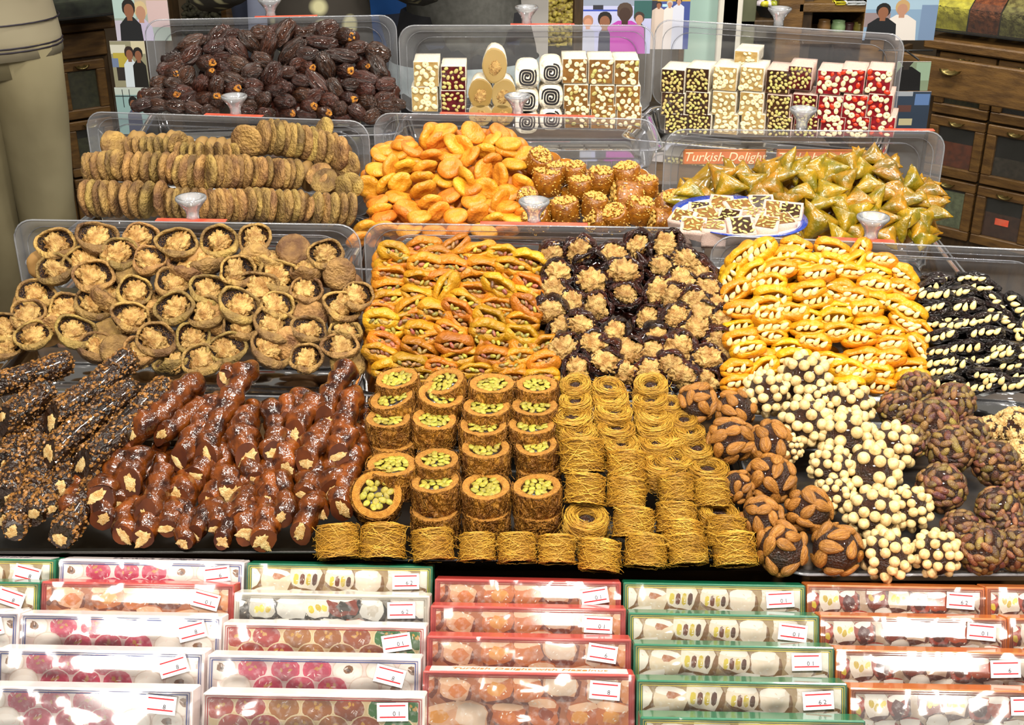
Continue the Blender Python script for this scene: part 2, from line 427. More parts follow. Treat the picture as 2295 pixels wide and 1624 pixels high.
DATE = mat('wrinkled_date_skin', '#4b2a1b', '#1e0f09', rough=0.32, scale=4.0, rnd=0.35, bump=0.5, bscale=7.0, stretch=(0.5, 2.6, 2.6), coat=0.25, hue=0.012)
AMBER = mat('amber_date_tip', '#d8922c', '#7a3c10', rough=0.45, scale=9.0, bump=0.5, bscale=20.0)
FIG = mat('dried_fig_skin', '#ab8849', '#6c4e2b', rough=0.72, scale=2.0, detail=4.0, rnd=0.28, bump=0.42, bscale=10.0, hue=0.014)
FIGF = mat('fig_flesh_with_seeds', '#2e1508', '#1a0b05', '#b98432', rough=0.45, scale=6.0, speck=(30.0, .30), bump=0.4, bscale=30.0)
APR = mat('dried_apricot', '#dd972e', '#c67c1a', rough=0.40, scale=1.8, rnd=0.16, bump=0.2, bscale=7.0, sss=0.15, hue=0.018)
APRP = mat('dried_apricot_olive', '#cb8a1c', '#a06c14', rough=0.40, scale=1.6, rnd=0.20, bump=0.25, bscale=7.0, sss=0.15, hue=0.022)
APRY = mat('dried_apricot_yellow', '#dc9c18', '#c48610', rough=0.36, scale=1.8, rnd=0.12, bump=0.2, bscale=7.0, sss=0.15, hue=0.018)
PRUNE = mat('prune_skin', '#221210', '#0d0706', rough=0.28, scale=4.0, rnd=0.4, bump=0.7, bscale=7.0, stretch=(0.7, 2, 2), coat=0.3)
DATEO = mat('opened_date_skin', '#4e2014', '#160806', rough=0.22, scale=2.6, rnd=0.45, bump=0.8, bscale=7.0, stretch=(0.7, 2, 2), coat=0.5)
WALN = mat('walnut_kernel', '#cda763', '#94682f', rough=0.5, scale=3.0, rnd=0.14, bump=0.4, bscale=14.0)
WALNL = mat('walnut_kernel_pale', '#dcc085', '#b98c4c', rough=0.5, scale=3.0, rnd=0.10, bump=0.4, bscale=14.0)
BLANCH = mat('blanched_almond', '#f1dca0', '#e3c67e', rough=0.35, scale=3.0, rnd=0.06, coat=0.2)
ALMD = mat('almond_skin', '#b47a34', '#8a5820', rough=0.42, scale=5.0, rnd=0.16, bump=0.4, bscale=9.0, stretch=(0.5, 3, 3))
HAZEL = mat('blanched_hazelnut', '#e2c890', '#bf9a5c', rough=0.42, scale=2.6, rnd=0.10, bump=0.15, bscale=10.0, lo=.45, hi=.75)
PIST = mat('pistachio_kernel_skin', '#8a6a34', '#56342e', rough=0.4, scale=1.6, rnd=0.30, bump=0.3, bscale=10.0, hue=0.035)
PISTG = mat('pistachio_kernel_green', '#b3a63c', '#8c8230', rough=0.45, scale=3.0, rnd=0.2, bump=0.2, bscale=10.0, hue=0.014)
PISTI = mat('pistachio_in_apricot', '#a67c44', '#5f4a28', rough=0.4, scale=2.5, rnd=0.3, hue=0.06)
CHOC = mat('dark_fruit_paste', '#3a1d0e', '#21100a', rough=0.4, scale=8.0, bump=0.5, bscale=22.0, coat=0.2)
CHUR = mat('glazed_grape_coating', '#783c10', '#2c1005', rough=0.2, scale=60.0, rnd=0.3, coat=0.7, bump=0.15, bscale=90.0, detail=2.0)
CHURF = mat('cut_grape_coating', '#5c2c10', '#3a180a', rough=0.45, scale=30.0, rnd=0.2, spec=0.25)
CHURD = mat('dark_molasses_coating', '#2e1a0d', '#140a05', rough=0.25, scale=30.0, coat=0.5, bump=0.4, bscale=120.0)
CRUMB = mat('nut_crumbs', '#97662a', '#3c230e', rough=0.45, scale=160.0, coat=0.3, lo=.4, hi=.6)
KAD = mat('baked_shredded_pastry', '#c4922e', '#9a6a1e', rough=0.5, scale=3.0, rnd=0.10, bump=0.7, bscale=14.0, stretch=(1, 1, 4))
KADS = mat('pale_pastry_strands', '#dcae42', '#bd8a2c', rough=0.45, scale=2.0, rnd=0.08)
ROLLT = mat('cut_pastry_ring', '#c58a34', '#a96f22', rough=0.6, scale=14.0, rnd=0.08, bump=0.5, bscale=40.0)
ROLLS = mat('browned_pastry_side', '#bd8226', '#8a5518', rough=0.55, scale=5.0, rnd=0.12, bump=0.8, bscale=11.0, stretch=(1, 1, .35))
SYRUP = mat('dark_syrup_filling', '#2a1708', '#160b04', rough=0.3, coat=0.4, scale=20.0)
TRI = mat('syrup_glazed_pastry', '#a67b12', '#6a5e10', rough=0.24, scale=3.2, rnd=0.16, coat=0.45, bump=0.15, bscale=8.0, hue=0.015, sss=0.12)
SESR = mat('caramel_roll', '#9a5f14', '#6f3d0b', rough=0.25, scale=6.0, coat=0.5, rnd=0.12, bump=0.2, bscale=20.0)
SESC = mat('sesame_and_nut_crumbs', '#dcb458', '#b5863a', rough=0.5, scale=30.0)

def wr(seed, amp, fx, fa):
    return lambda d: 1 + amp*nz(d[0]*fx+seed, d[1]*fa, d[2]*fa+seed*1.7) + amp*0.5*nz(d[0]*fx*2, d[1]*fa*2.3+seed, d[2]*fa*2.3)
def variants(fnc, k): return [fnc(i) for i in range(k)]
def date_fn(i):
    w0 = wr(i*3.1+1, .17, 1.2, 1.9)
    return lambda d: w0(d) + .08*nz(d[0]*1.6+i, d[1]*5, d[2]*5) - .09*abs(nz(d[0]*1.1+i*2, d[1]*4, d[2]*4+i))
date_me = variants(lambda i: MB().add(*blob_vf((.5, .5, .5), 18, 30, date_fn(i), .85)).mesh('date', DATE), 6)
def stem_cap():
    v, f = lathe_vf([(0, .02), (.03, .02), (.045, .05), (.09, .075), (.125, .04), (.135, -.02), (.10, -.06), (0, -.06)], 14); v = np.array(v)
    for p in v:
        k = 1 + .45*nz(p[0]*9, p[1]*9, 2); p[0] *= k; p[1] *= k*.9; p[2] += .04*nz(p[0]*14, p[1]*14, 5)
    return MB().add(v, f).mesh('stem_end', AMBER)
cap_me = stem_cap()
def fig_disc(i):
    def fn(d):
        return 1 + .05*nz(d[1]*2+i*5, d[2]*2, d[0]*2) + .10*nz(d[0]*1.5+i*9, d[1]*1.5, 3)
    mb = MB(); v, f = blob_vf((.5, .5, .5), 12, 22, fn, .75); v = np.array(v)
    v = v[:, [1, 2, 0]]; v[:, 2] *= .42
    for p in v:
        r = math.hypot(p[0], p[1]); p[2] *= (0.72 + 0.5*min(1, r/.4)) ; p[2] += .05*nz(p[0]*3+i, p[1]*3, i)
    return mb.add(v, f).mesh('dried_fig', FIG)
figd_me = variants(fig_disc, 6)
def apricot_disc(i):
    v, f = blob_vf((.5, .5, .5), 14, 24, lambda d: 1+.09*nz(d[0]*1.4+i*4, d[1]*1.4, d[2]*1.4), .8); v = np.array(v)[:, [1, 2, 0]]; v[:, 1] *= .86; v[:, 2] *= .36
    for p in v:
        r = math.hypot(p[0]-.05, p[1]) 
        if p[2] > 0: p[2] *= 1 - .55*math.exp(-(r/.16)**2)
        p[2] += .05*nz(p[0]*2.2+i*3, p[1]*2.2, 0) + (.10*p[0]*p[0] if i % 2 else -.12*p[0]*p[1])
    return MB().add(v, f).mesh('dried_apricot', APR)
apr_me = variants(apricot_disc, 6)
def clam(i, m, ry=.24, rz=.26, opn=38, thick=.24, wob=.10, nt=18, na=13, belly=.75, name='fruit', slit=.85, low=0.0):
    """fruit slit along its front: C-shaped sections, lips facing +z"""
    P = []
    for a in range(nt+1):
        t = -1 + 2*a/nt; q = max(.04, (1-t*t))**.5; yy = ry*q**belly; zz = rz*q**belly; o = math.radians(opn)*max(.05, 1-(t/slit)**2)
        row = []
        for s in (1, 1-thick):
            arc = [low + o + (2*math.pi-2*o)*k/(na-1) for k in range(na)]
            for an in (arc if s == 1 else arc[::-1]):
                w = 1 + wob*nz(t*1.6+i*7, math.sin(an)*1.3, math.cos(an)*1.3+i)
                row.append((t*.5 + .02*nz(an, i, t), yy*s*w*math.sin(an), zz*s*w*math.cos(an) - .05*(1-q)))
        P.append(row)
    v, f = grid_vf(np.array(P)); n = 2*na
    f = f + [tuple(range(n))[::-1], tuple(range(nt*n, nt*n+n))]
    return MB().add(v, f).mesh(name, m)
clamA = variants(lambda i: clam(i, APRP, .31, .29, 17+3*i, .55, .34, belly=.60, slit=.72+.05*(i % 3), low=.25-.1*(i % 4)), 6)
clamY = variants(lambda i: clam(i+9, APRY, .31, .28, 18+3*i, .52, .30, belly=.60, slit=.8, low=.2-.1*(i % 4)), 6)
clamP = variants(lambda i: clam(i+20, PRUNE, .22, .25, 24+3*i, .42, .45, belly=.6), 5)
clamD = variants(lambda i: clam(i+30, DATEO, .38, .32, 46+4*i, .24, .5, belly=.6), 6)
def fig_cup(i):
    """opened dried fig: pouch with a thick lip, lower lip folded forward over the filling"""
    P = []; na = 30; wide = 1 + .14*math.sin(i*2.3); tall = .80 + .10*math.sin(i*1.7)
    for s, z, k in ((.10, -.26, 0), (.30, -.25, 0), (.43, -.18, 0), (.50, -.06, .3), (.515, .05, 1), (.49, .11, 1), (.45, .115, 1), (.425, .07, 1), (.42, -.03, .6)):
        row = []
        for j in range(na):
            a = 2*math.pi*j/na; ca, sa = math.cos(a), math.sin(a); low = max(0, -sa)**1.5
            rr = 1 + .26*nz(ca*.9+i*5, sa*.9, i*2.2) + .05*nz(ca*4+i, sa*4, z*3)
            q = s - (.15*low if s < .47 and k > .5 else 0)
            zz = z + k*(.15*low + .13*nz(ca*1.5, sa*1.5, i*3.3))
            row.append((q*rr*ca*wide, q*rr*sa*tall, zz))
        P.append(row)
    v, f = grid_vf(np.array(P)); f = [q for q in f] + [tuple(range(na))[::-1]]
    return MB().add(v, f).mesh('fig_skin', FIG)
figc_me = variants(fig_cup, 6)
def fig_flesh(i):
    P = []; na = 22
    for s, z in ((.44, .02), (.38, -.06), (.25, -.11), (.06, -.12)):
        P.append([(s*math.cos(2*math.pi*j/na)*(1+.12*math.sin(i*2.3)), s*.86*math.sin(2*math.pi*j/na), z+.03*nz(j, s*9, i)) for j in range(na)])
    v, f = grid_vf(np.array(P)); f = f + [tuple(range(3*na, 4*na))]
    return MB().add(v, f).mesh('seedy_flesh', FIGF)
figf_me = variants(fig_flesh, 6)
def walnut(i, m):
    def fn(d):
        q = Vector(d); q = q + Vector((nz(d[0]*2+i, d[1]*2, d[2]*2), nz(d[0]*2, d[1]*2+i, d[2]*2), 0))*.25
        n1 = abs(nz(q[0]*2.5+i*3, q[1]*2.5, q[2]*2.5)); n2 = abs(nz(q[0]*4.6+i, q[1]*4.6+9, q[2]*4.6))
        g = math.exp(-(d[1]/.12)**2)*max(0, d[2])
        return .74 + .85*min(.5, n1*1.1) + .38*min(.4, n2) - .22*g
    v, f = blob_vf((.5, .42, .28), 30, 34, fn, .9); return MB().add(v, f).mesh('walnut_half', m)
waln_me = variants(lambda i: walnut(i, WALN), 5); walnp_me = variants(lambda i: walnut(i+6, WALNL), 4)
def walnut_chip(i, m):
    v, f = blob_vf((.5, .3, .2), 12, 14, lambda d: 1+.55*nz(d[0]*2.2+i*4, d[1]*2.2, d[2]*2.2)); return MB().add(v, f).mesh('walnut_piece', m)
chip_me = variants(lambda i: walnut_chip(i, WALNL), 5)
def almond_vf(i, flat=.42, wid=.56):
    v, f = blob_vf((.5, .5, .5), 12, 14); v = np.array(v)
    for p in v:
        k = 1 - .34*(p[0]/.5) - .10*(p[0]/.5)**2; p[1] *= wid*k; p[2] *= flat*k
    return v, f
almond_me = MB().add(*almond_vf(0)).mesh('almond', ALMD)
blanch_me = MB().add(*almond_vf(0, .50, .58)).mesh('blanched_almond', BLANCH)
def pist_vf(i): return blob_vf((.5, .27, .23), 10, 12, lambda d: 1+.14*nz(d[0]*2+i*5, d[1]*2, d[2]*2))
pist_me = variants(lambda i: MB().add(*pist_vf(i)).mesh('pistachio', PIST), 3)
pistg_me = variants(lambda i: MB().add(*pist_vf(i+5)).mesh('pistachio', PISTG), 3)
pisti_me = variants(lambda i: MB().add(*pist_vf(i+8)).mesh('pistachio', PISTI), 2)
hazel_me = MB().add(*blob_vf((.5, .47, .47), 12, 14, lambda d: 1+.10*max(0, d[0])**6-.05*max(0, -d[0])**4)).mesh('hazelnut', HAZEL)

# ------------------------------------------------------------------ dates
dates = [(429,95,62,34,25,0),(426,126,60,40,40,0),(484,105,56,38,20,0),(487,79,50,34,45,0),(516,79,44,34,10,0),(530,110,58,38,-50,0),(561,95,62,36,-45,0),
 (583,74,44,38,10,2),(389,135,40,30,30,0),(395,147,40,30,20,0),(373,156,40,34,15,0),(382,166,40,32,0,1),(417,170,44,42,60,0),(462,141,46,38,0,1),(494,153,50,36,0,3),
 (472,167,34,26,70,1),(499,130,42,32,0,0),(534,145,50,40,-20,0),(564,161,48,40,20,0),(587,133,46,36,-20,0),(357,185,40,34,20,0),(389,188,44,34,-15,0),
 (450,193,46,40,70,3),(485,194,46,36,80,0),(521,178,66,36,-20,0),(522,201,40,36,20,1),(568,191,44,34,-10,0),(343,212,52,30,10,2),(382,212,48,34,0,1),(423,222,44,34,30,0),
 (457,222,42,36,20,3),(485,228,42,36,80,1),(317,235,44,30,15,0),(349,235,58,32,-4,2),(395,238,46,34,-10,0),(435,244,44,32,-20,0),(472,249,40,30,0,0),(568,212,44,34,-10,0),
 (589,228,46,40,60,3),(565,235,36,28,0,0),(540,244,36,30,0,3),(553,252,38,28,0,0),(593,255,36,28,0,0),
 (602,101,60,38,70,0),(636,74,70,42,55,0),(686,73,50,26,8,0),(734,67,50,44,20,0),(774,82,46,40,0,1),(654,114,76,40,45,0),(689,122,54,36,-5,0),(722,95,72,34,-5,0),
 (769,125,72,36,-12,0),(797,107,44,36,10,0),(846,119,54,46,-20,0),(846,148,64,40,-60,0),(731,148,64,40,-65,0),(688,154,44,34,10,1),(774,159,42,36,0,1),(815,148,32,26,0,1),
 (816,175,64,34,-12,0),(865,190,44,36,10,0),(610,167,60,46,65,0),(630,196,46,40,0,3),(675,181,42,32,-10,0),(714,190,74,38,-50,0),(751,196,46,30,-60,0),(819,203,44,38,0,3),
 (639,231,46,42,0,3),(679,215,44,40,0,3),(737,228,42,40,0,3),(780,221,50,34,-5,1),(822,230,44,38,0,3),(862,221,48,36,10,0),(692,238,40,36,0,1),(726,253,40,32,0,1),
 (763,247,36,38,80,3),(802,252,44,36,-40,0),(868,241,54,32,-5,0),(645,255,38,30,0,1),(688,258,50,28,-5,0),(599,255,38,28,0,0),(769,265,44,28,0,0),(834,261,38,32,40,0),
 (787,190,42,34,0,0),(645,163,40,32,0,0),(669,142,40,30,20,0),(890,232,40,26,-10,0),(612,205,40,34,0,3),(705,215,38,32,30,0),(410,205,40,32,0,0)]
rc = rows_of(dates, 33); pl = TR['B1']['plane']; r_ = random.Random(3)
dd = {0: 'wrinkled dark date on its side', 1: 'dark date showing its amber stem end', 2: 'dark date with amber tip pointing left', 3: 'rounded dark date seen end-on'}
for i, (x, y, L, wd, a, k) in enumerate(dates):
    p, t = pl.hit(x, y, r_.uniform(-.010, .008)); s = t/F
    M = T(p) @ facing(p) @ RZ(a)
    if k in (1, 3):
        M = M @ RY(-62 if k == 1 else -55) @ RX(r_.uniform(0, 360)) @ SC(L*1.35*s, wd*s, wd*s)
    else:
        M = M @ RY(r_.uniform(-18, 18)) @ RX(r_.uniform(0, 360)) @ SC(L*1.06*s, wd*1.04*s, wd*.95*s)
    o = tag(link('dried_date', date_me[i % 6], None, M), f'{dd[k]}, {where(rc[i], "date heap")}', 'date', 'dates in the heap')
    if k in (1, 2):
        e = .44 if k == 1 else -.43
        link('stem_end', cap_me, o, T(e, 0, 0) @ RY(90 if k == 1 else -90) @ RZ(i*47) @ SC(2.0 if k == 1 else 1.6, 2.0 if k == 1 else 1.6, 1.0))
items = []
for p, t in fill_positions(dates, pl, .035, 3, 5, tray_=TR['B1']):
    items.append(T(p) @ facing(p) @ RZ(r_.uniform(0, 180)) @ SC(50*t/F, 36*t/F, 36*t/F))
merge_fill('packed_dates', items, date_me, 'dark dates packed underneath the top of the date heap', 'dates', DATE)

# ------------------------------------------------------------------ plain figs in rows
figs = []
for x in (565,610,650,690,745): figs.append((x, 1275, 82, 70, 6))
for x, a in ((835, 4), (890, 0), (950, -12), (1042, 2)): figs.append((x, 1285, 84, 72, a))
for x in (1105,1155,1205,1255,1302,1355): figs.append((x, 1310, 70, 74, 0))
for x in (1405,1445,1490,1545): figs.append((x, 1318, 72, 72, 2))
for x in (1595,1645,1695): figs.append((x, 1315, 76, 72, -6))
for x in (1740,1790,1840,1885,1925): figs.append((x, 1325, 74, 74, -6))
figs.append((1985, 1345, 60, 70, -25))
for x in (2035,2085,2140,2195,2250): figs.append((x, 1345, 74, 72, -8))
for x in (568,600,642,684,725,770): figs.append((x, 1085-(x-568)*.12, 70, 72, 8))
for x in (830,890,950,1008): figs.append((x, 1080, 70, 72, -6))
for x in (1065,1112): figs.append((x, 1080, 72, 74, -6))
for x in (1165,1205,1250,1297,1345): figs.append((x, 1110, 78, 72, -4))
for x in (1395,1445,1490,1530,1575): figs.append((x, 1105, 74, 74, -6))
for x in (1628,1672,1718): figs.append((x, 1105, 68, 70, -8))
for x in (1785,1820,1855,1900): figs.append((x, 1120, 68, 72, -8))
figs += [(2050,1120,60,40,-60),(2085,1160,62,45,-60)]
for x in (840,890,940,985,1030,1085): figs.append((x, 950, 50, 70, 10))
figs += [(735,930,62,35,30),(1145,925,56,50,-20)]
for x in (1150,1190,1240,1290,1340,1400): figs.append((x, 980, 46, 72, 0))
for x in (1460,1505): figs.append((x, 985, 46, 70, 0))
figs.append((1590,905,74,35,40))
for x, y in ((1690,880),(1735,880),(1780,878),(1825,888),(1868,900),(1910,905),(1955,915),(2005,930),(2050,945),(2095,955),(2145,965),(2185,985)): figs.append((x, y, 76, 72, -6))
figs += [(2080,840,60,60,-25),(2235,1060,62,40,20),(2260,1190,56,40,40),(2210,1200,50,50,10)]
fp = [ZA(x, y) for x, y, *_ in figs]; rc = rows_of([(a, b+.02*a) for a, b in fp], 33); pl = TR['M1']['plane']; r_ = random.Random(11)
for i, (x, y, hgt, yaw, a) in enumerate(figs):
    p, t = pl.hit(*fp[i], r_.uniform(-.006, .006)); s = hgt*t/F*1.04
    M = T(p) @ facing(p) @ RZ(a) @ RY((-1 if x > 1300 else 1)*(yaw-4+r_.uniform(-9, 6))) @ RZ(r_.uniform(0, 360)) @ SC(s, s, s*r_.uniform(.50, .68))
    d = 'flat dried fig standing on edge' if yaw > 60 else 'tan dried fig lying tilted'
    tag(link('dried_fig', figd_me[i % 6], None, M), f'{d}, {where(rc[i], "plain fig rows")}', 'fig', 'plain figs in rows')
items = [T(p) @ facing(p) @ RY(70) @ SC(70*t/F) for p, t in fill_positions(fp, pl, .045, 2, 6, .6, tray_=TR['M1'])]
merge_fill('packed_figs', items, figd_me, 'tan figs packed behind the rows of plain figs', 'figs', FIG)

# ------------------------------------------------------------------ plain apricots
aps = [(600,880,75,.5),(450,935,0,.3),(660,910,30,.7),(770,930,-45,.6),(830,930,-50,.6),(890,855,-40,.75),(1065,850,-40,.5),(1010,900,30,.4),(1120,925,0,.4),(980,975,-18,.55),
 (1110,970,-20,.35),(740,1000,0,.4),(420,985,20,.4),(345,970,0,.4),(520,1020,-10,.35),(630,1000,0,.4),(300,1005,-30,.35),(280,1090,0,.5),(360,1070,80,.6),(450,1070,10,.5),
 (580,1075,15,.5),(745,1080,20,.88),(860,1010,45,.5),(955,1105,80,.82),(1065,1130,-80,.5),(1155,1060,-5,.32),(1210,990,10,.5),(215,1200,-10,.88),(330,1180,40,.4),(420,1175,25,.9),
 (560,1140,0,.35),(700,1170,-20,.4),(850,1140,-60,.45),(980,1215,-30,.88),(1210,1180,-30,.6),(1120,1240,0,.7),(565,1220,25,.5),(740,1260,20,.5),(830,1210,-45,.4),(895,1290,0,.78),
 (610,1300,10,.6),(410,1270,-10,.4),(470,1330,-20,.5),(280,1300,20,.4),(290,1345,10,.4),(1060,1290,60,.5),(1110,1330,10,.4),(660,1360,30,.6),(920,1375,25,.72),(780,1390,10,.7),
 (440,1375,-45,.4),(320,1395,10,.4),(545,1395,0,.5),(1030,1410,0,.4),(1150,1395,-10,.5),(1240,1370,0,.5),(700,840,10,.4),(200,1470,10,.6),(330,1470,-10,.5),(480,1480,10,.5),(640,1490,0,.5),
 (800,1480,10,.5),(960,1490,-10,.5),(1100,1480,10,.5),(150,1540,20,.5),(1000,1040,20,.5),(500,960,-30,.4),(880,1210,20,.5),(1030,1340,-30,.5)]
ap = [ZB(x, y) for x, y, *_ in aps]; rc = rows_of(ap, 34); pl = TR['M2']['plane']; r_ = random.Random(12)
def aword(sq): return 'plump orange apricot lying face-on' if sq > .69 else ('orange dried apricot lying tilted' if sq > .42 else 'orange dried apricot seen edge-on')
for i, (x, y, a, sq) in enumerate(aps):
    p, t = pl.hit(*ap[i], r_.uniform(-.014, .012)); s = t/F*r_.uniform(56, 64)
    M = T(p) @ facing(p) @ RZ(a) @ RX(-math.degrees(math.acos(sq))*r_.choice((1, 1, -1))) @ RZ(r_.uniform(-30, 30)) @ SC(s, s, s*1.05)
    tag(link('dried_apricot', apr_me[i % 6], None, M), f'{aword(sq)}, {where(rc[i], "plain apricot heap")}', 'apricot', 'plain dried apricots')
items = [T(p) @ facing(p) @ RZ(r_.uniform(0, 360)) @ RX(r_.uniform(-60, 60)) @ SC(58*t/F) for p, t in fill_positions(ap, pl, .04, 3, 7, tray_=TR['M2'])]
merge_fill('packed_apricots', items, apr_me, 'orange apricots packed under the top of the plain apricot heap', 'apricots', APR)

# ------------------------------------------------------------------ caramel rolls with nuts and sesame
def sesame_roll(i):
    P = []; na = 24; rr = random.Random(i)
    for r, z in ((0.02, -.4), (.42, -.4), (.49, -.34), (.5, 0), (.49, .34), (.43, .40), (.40, .375), (.02, .36)):
        P.append([(r*math.cos(2*math.pi*j/na)*(1+.05*nz(j*.4, i, z)), r*math.sin(2*math.pi*j/na)*(1+.05*nz(j*.4, i+3, z)), z+.03*nz(j*.5, i, r*5)) for j in range(na)])
    return MB().add(*grid_vf(np.array(P))).mesh('roll_body', SESR)
def crumbs(i, top, n):
    mb = MB(); rr = random.Random(i*7+n)
    for _ in range(n):
        s = rr.uniform(.018, .045) if not top else rr.uniform(.04, .09)
        if top:
            a = rr.uniform(0, 6.28); q = .40*math.sqrt(rr.random()); c = (q*math.cos(a), q*math.sin(a), .385+rr.uniform(0, .04))
        else:
            a = rr.uniform(0, 6.28); z = rr.uniform(-.38, .38); c = (.5*math.cos(a), .5*math.sin(a), z)
        v, f = blob_vf((s, s*.7, s*.6), 4, 5); mb.add(v, f, M=T(*c) @ RZ(rr.uniform(0, 360)) @ RX(rr.uniform(0, 360)))
    return mb.mesh('nut_crumbs' if top else 'sesame_seeds', SESC)
ses_me = variants(sesame_roll, 3); sest_me = variants(lambda i: crumbs(i, True, 70), 3); sess_me = variants(lambda i: crumbs(i, False, 90), 3)
ses = [(1310,1040,58,-25,20),(1420,1110,52,0,0),(1545,1110,52,0,0),(1365,1165,68,-4,0),(1580,1205,56,0,0),(1710,1160,62,-6,0),(1880,1130,62,6,0),(2005,1200,54,0,0),(1880,1275,80,85,-10),(1670,1320,58,-12,0),
 (1480,1355,66,4,0),(1960,1355,66,-18,0),(1810,1400,60,20,20),(2130,1330,60,-40,10),(1690,1425,56,70,10),(1300,1400,62,30,30),(1240,1275,48,0,30),(2100,1425,60,80,0),(2230,1290,50,20,20)]
sp_ = [ZB(x, y) for x, y, *_ in ses]; rc = rows_of(sp_, 36); r_ = random.Random(13)
for i, (x, y, w_, a, tl) in enumerate(ses):
    p, t = pl.hit(*sp_[i], r_.uniform(-.012, .002)); s = w_*t/F
    d = 'caramel roll topped with nut crumbs' if abs(a) < 45 else 'caramel roll lying on its side'
    root = thing('caramel_roll', f'{d}, {where(rc[i], "sesame roll pile")}', 'sweet roll', T(p) @ facing(p) @ RZ(a) @ RX(-68+tl) @ SC(s), 'caramel rolls with sesame')
    link('roll_body', ses_me[i % 3], root)
    q = link('nut_topping', sest_me[i % 3], root); q['kind'] = 'stuff'
    q = link('sesame_coating', sess_me[i % 3], root); q['kind'] = 'stuff'
items = [T(p) @ facing(p) @ RX(-60) @ SC(56*t/F) for p, t in fill_positions(sp_, pl, .05, 2, 8, tray_=TR['M2'])]
merge_fill('packed_caramel_rolls', items, ses_me, 'caramel rolls packed under the sesame roll pile', 'sweet rolls', SESR)

# ------------------------------------------------------------------ triangle pastries
def tri_pastry(i):
    n = 10; rr = random.Random(i); ang = [90, 212, 330]; C = [(math.cos(math.radians(q+rr.uniform(-9, 9)))*.56, math.sin(math.radians(q))*(.5+rr.uniform(-.06, .06))) for q in ang]
    mb = MB(); top = {}; V = []
    for side in (1, -1):
        for a in range(n+1):
            for b in range(n+1-a):
                c = n-a-b; u, v_, w_ = a/n, b/n, c/n
                x = C[0][0]*u+C[1][0]*v_+C[2][0]*w_; y = C[0][1]*u+C[1][1]*v_+C[2][1]*w_
                m = min(a, b, c)/n; hgt = .022 + .26*(1-math.exp(-m*7)) 
                hgt *= 1 + .22*nz(x*4+i, y*4, side)
                bow = .10*nz(x*1.5+i*3, y*1.5, 0)
                edge = .02*nz(x*9, y*9, i) if m == 0 else 0
                top[(side, a, b)] = len(V); V.append((x+edge, y+edge, side*hgt+bow))
    f = []
    for side in (1, -1):
        for a in range(n):
            for b in range(n-a):
                q = (top[(side, a, b)], top[(side, a+1, b)], top[(side, a, b+1)]); f.append(q if side > 0 else q[::-1])
                if a+b < n-1:
                    q = (top[(side, a+1, b)], top[(side, a+1, b+1)], top[(side, a, b+1)]); f.append(q if side > 0 else q[::-1])
    ring = [(a, 0) for a in range(n)] + [(n-k, k) for k in range(n)] + [(0, n-k) for k in range(n)]
    for k in range(len(ring)):
        p, q = ring[k], ring[(k+1) % len(ring)]; f.append((top[(1, *p)], top[(-1, *p)], top[(-1, *q)], top[(1, *q)]))
    return MB().add(V, f).mesh('triangle_pastry', TRI)
tri_me = variants(tri_pastry, 6)
tris = [(150,1215,-5,62),(340,1120,50,30),(400,1195,20,25),(540,1170,60,20),(650,1095,10,60),(680,1190,-20,15),(770,1050,80,50),(830,1080,70,45),(920,1130,-40,40),(965,1075,-30,35),(880,1230,-10,50),
 (1060,1090,30,30),(1140,1170,70,20),(1185,1030,20,40),(1250,1070,-40,35),(1320,1010,0,35),(1405,1055,10,50),(1300,1185,5,50),(1440,1115,-30,50),(1590,1175,-55,45),(1480,1205,-20,55),(1690,1220,0,55),
 (1620,1280,-10,55),(1330,1290,80,40),(1225,1275,0,50),(1470,1320,-10,20),(760,1285,-5,55),(970,1315,20,50),(1110,1305,-30,45),(960,1430,-35,10),(1150,1400,-15,35),(1300,1390,-20,45),(1230,1350,10,55),
 (1570,1390,-5,50),(1500,1470,80,45),(1650,1410,-60,45),(1720,1370,0,60),(1640,1475,-30,45),(1630,1535,-15,50),(1420,1520,-30,50),(1220,1490,-40,45),(800,1490,-20,45),(1110,1520,-30,40),(90,1290,-20,50),
 (1040,1230,30,40),(730,1130,20,50),(480,1105,0,55),(1380,1240,10,40),(1000,1170,50,40),(600,1260,0,50),(250,1270,10,50),(1550,1270,20,50),(1400,1410,30,40),(1700,1300,20,50)]
tp = [ZCn(x, y) for x, y, *_ in tris]; rc = rows_of(tp, 34); pl = TR['M3']['plane']; r_ = random.Random(14)
for i, (x, y, a, tl) in enumerate(tris):
    p, t = pl.hit(*tp[i], r_.uniform(-.014, .010)); s = (82 if i != 29 else 104)*t/F
    M = T(p) @ facing(p) @ RZ(a) @ RX(-tl) @ RZ(r_.choice((0, 120, 240, 180))) @ SC(s, s, s*.85)
    d = 'syrupy triangle pastry lying flat' if tl < 35 else ('syrupy triangle pastry seen edge-on' if tl > 52 else 'syrupy triangle pastry leaning')
    tag(link('triangle_pastry', tri_me[i % 6], None, M), f'{d}, {where(rc[i], "triangle heap")}', 'pastry', 'triangle pastries')
items = [T(p) @ facing(p) @ RZ(r_.uniform(0, 360)) @ RX(r_.uniform(-60, 60)) @ SC(80*t/F) for p, t in fill_positions(tp, pl, .045, 3, 9, tray_=TR['M3'])]
merge_fill('packed_pastries', items, tri_me, 'triangle pastries packed under the top of their heap', 'pastries', TRI)

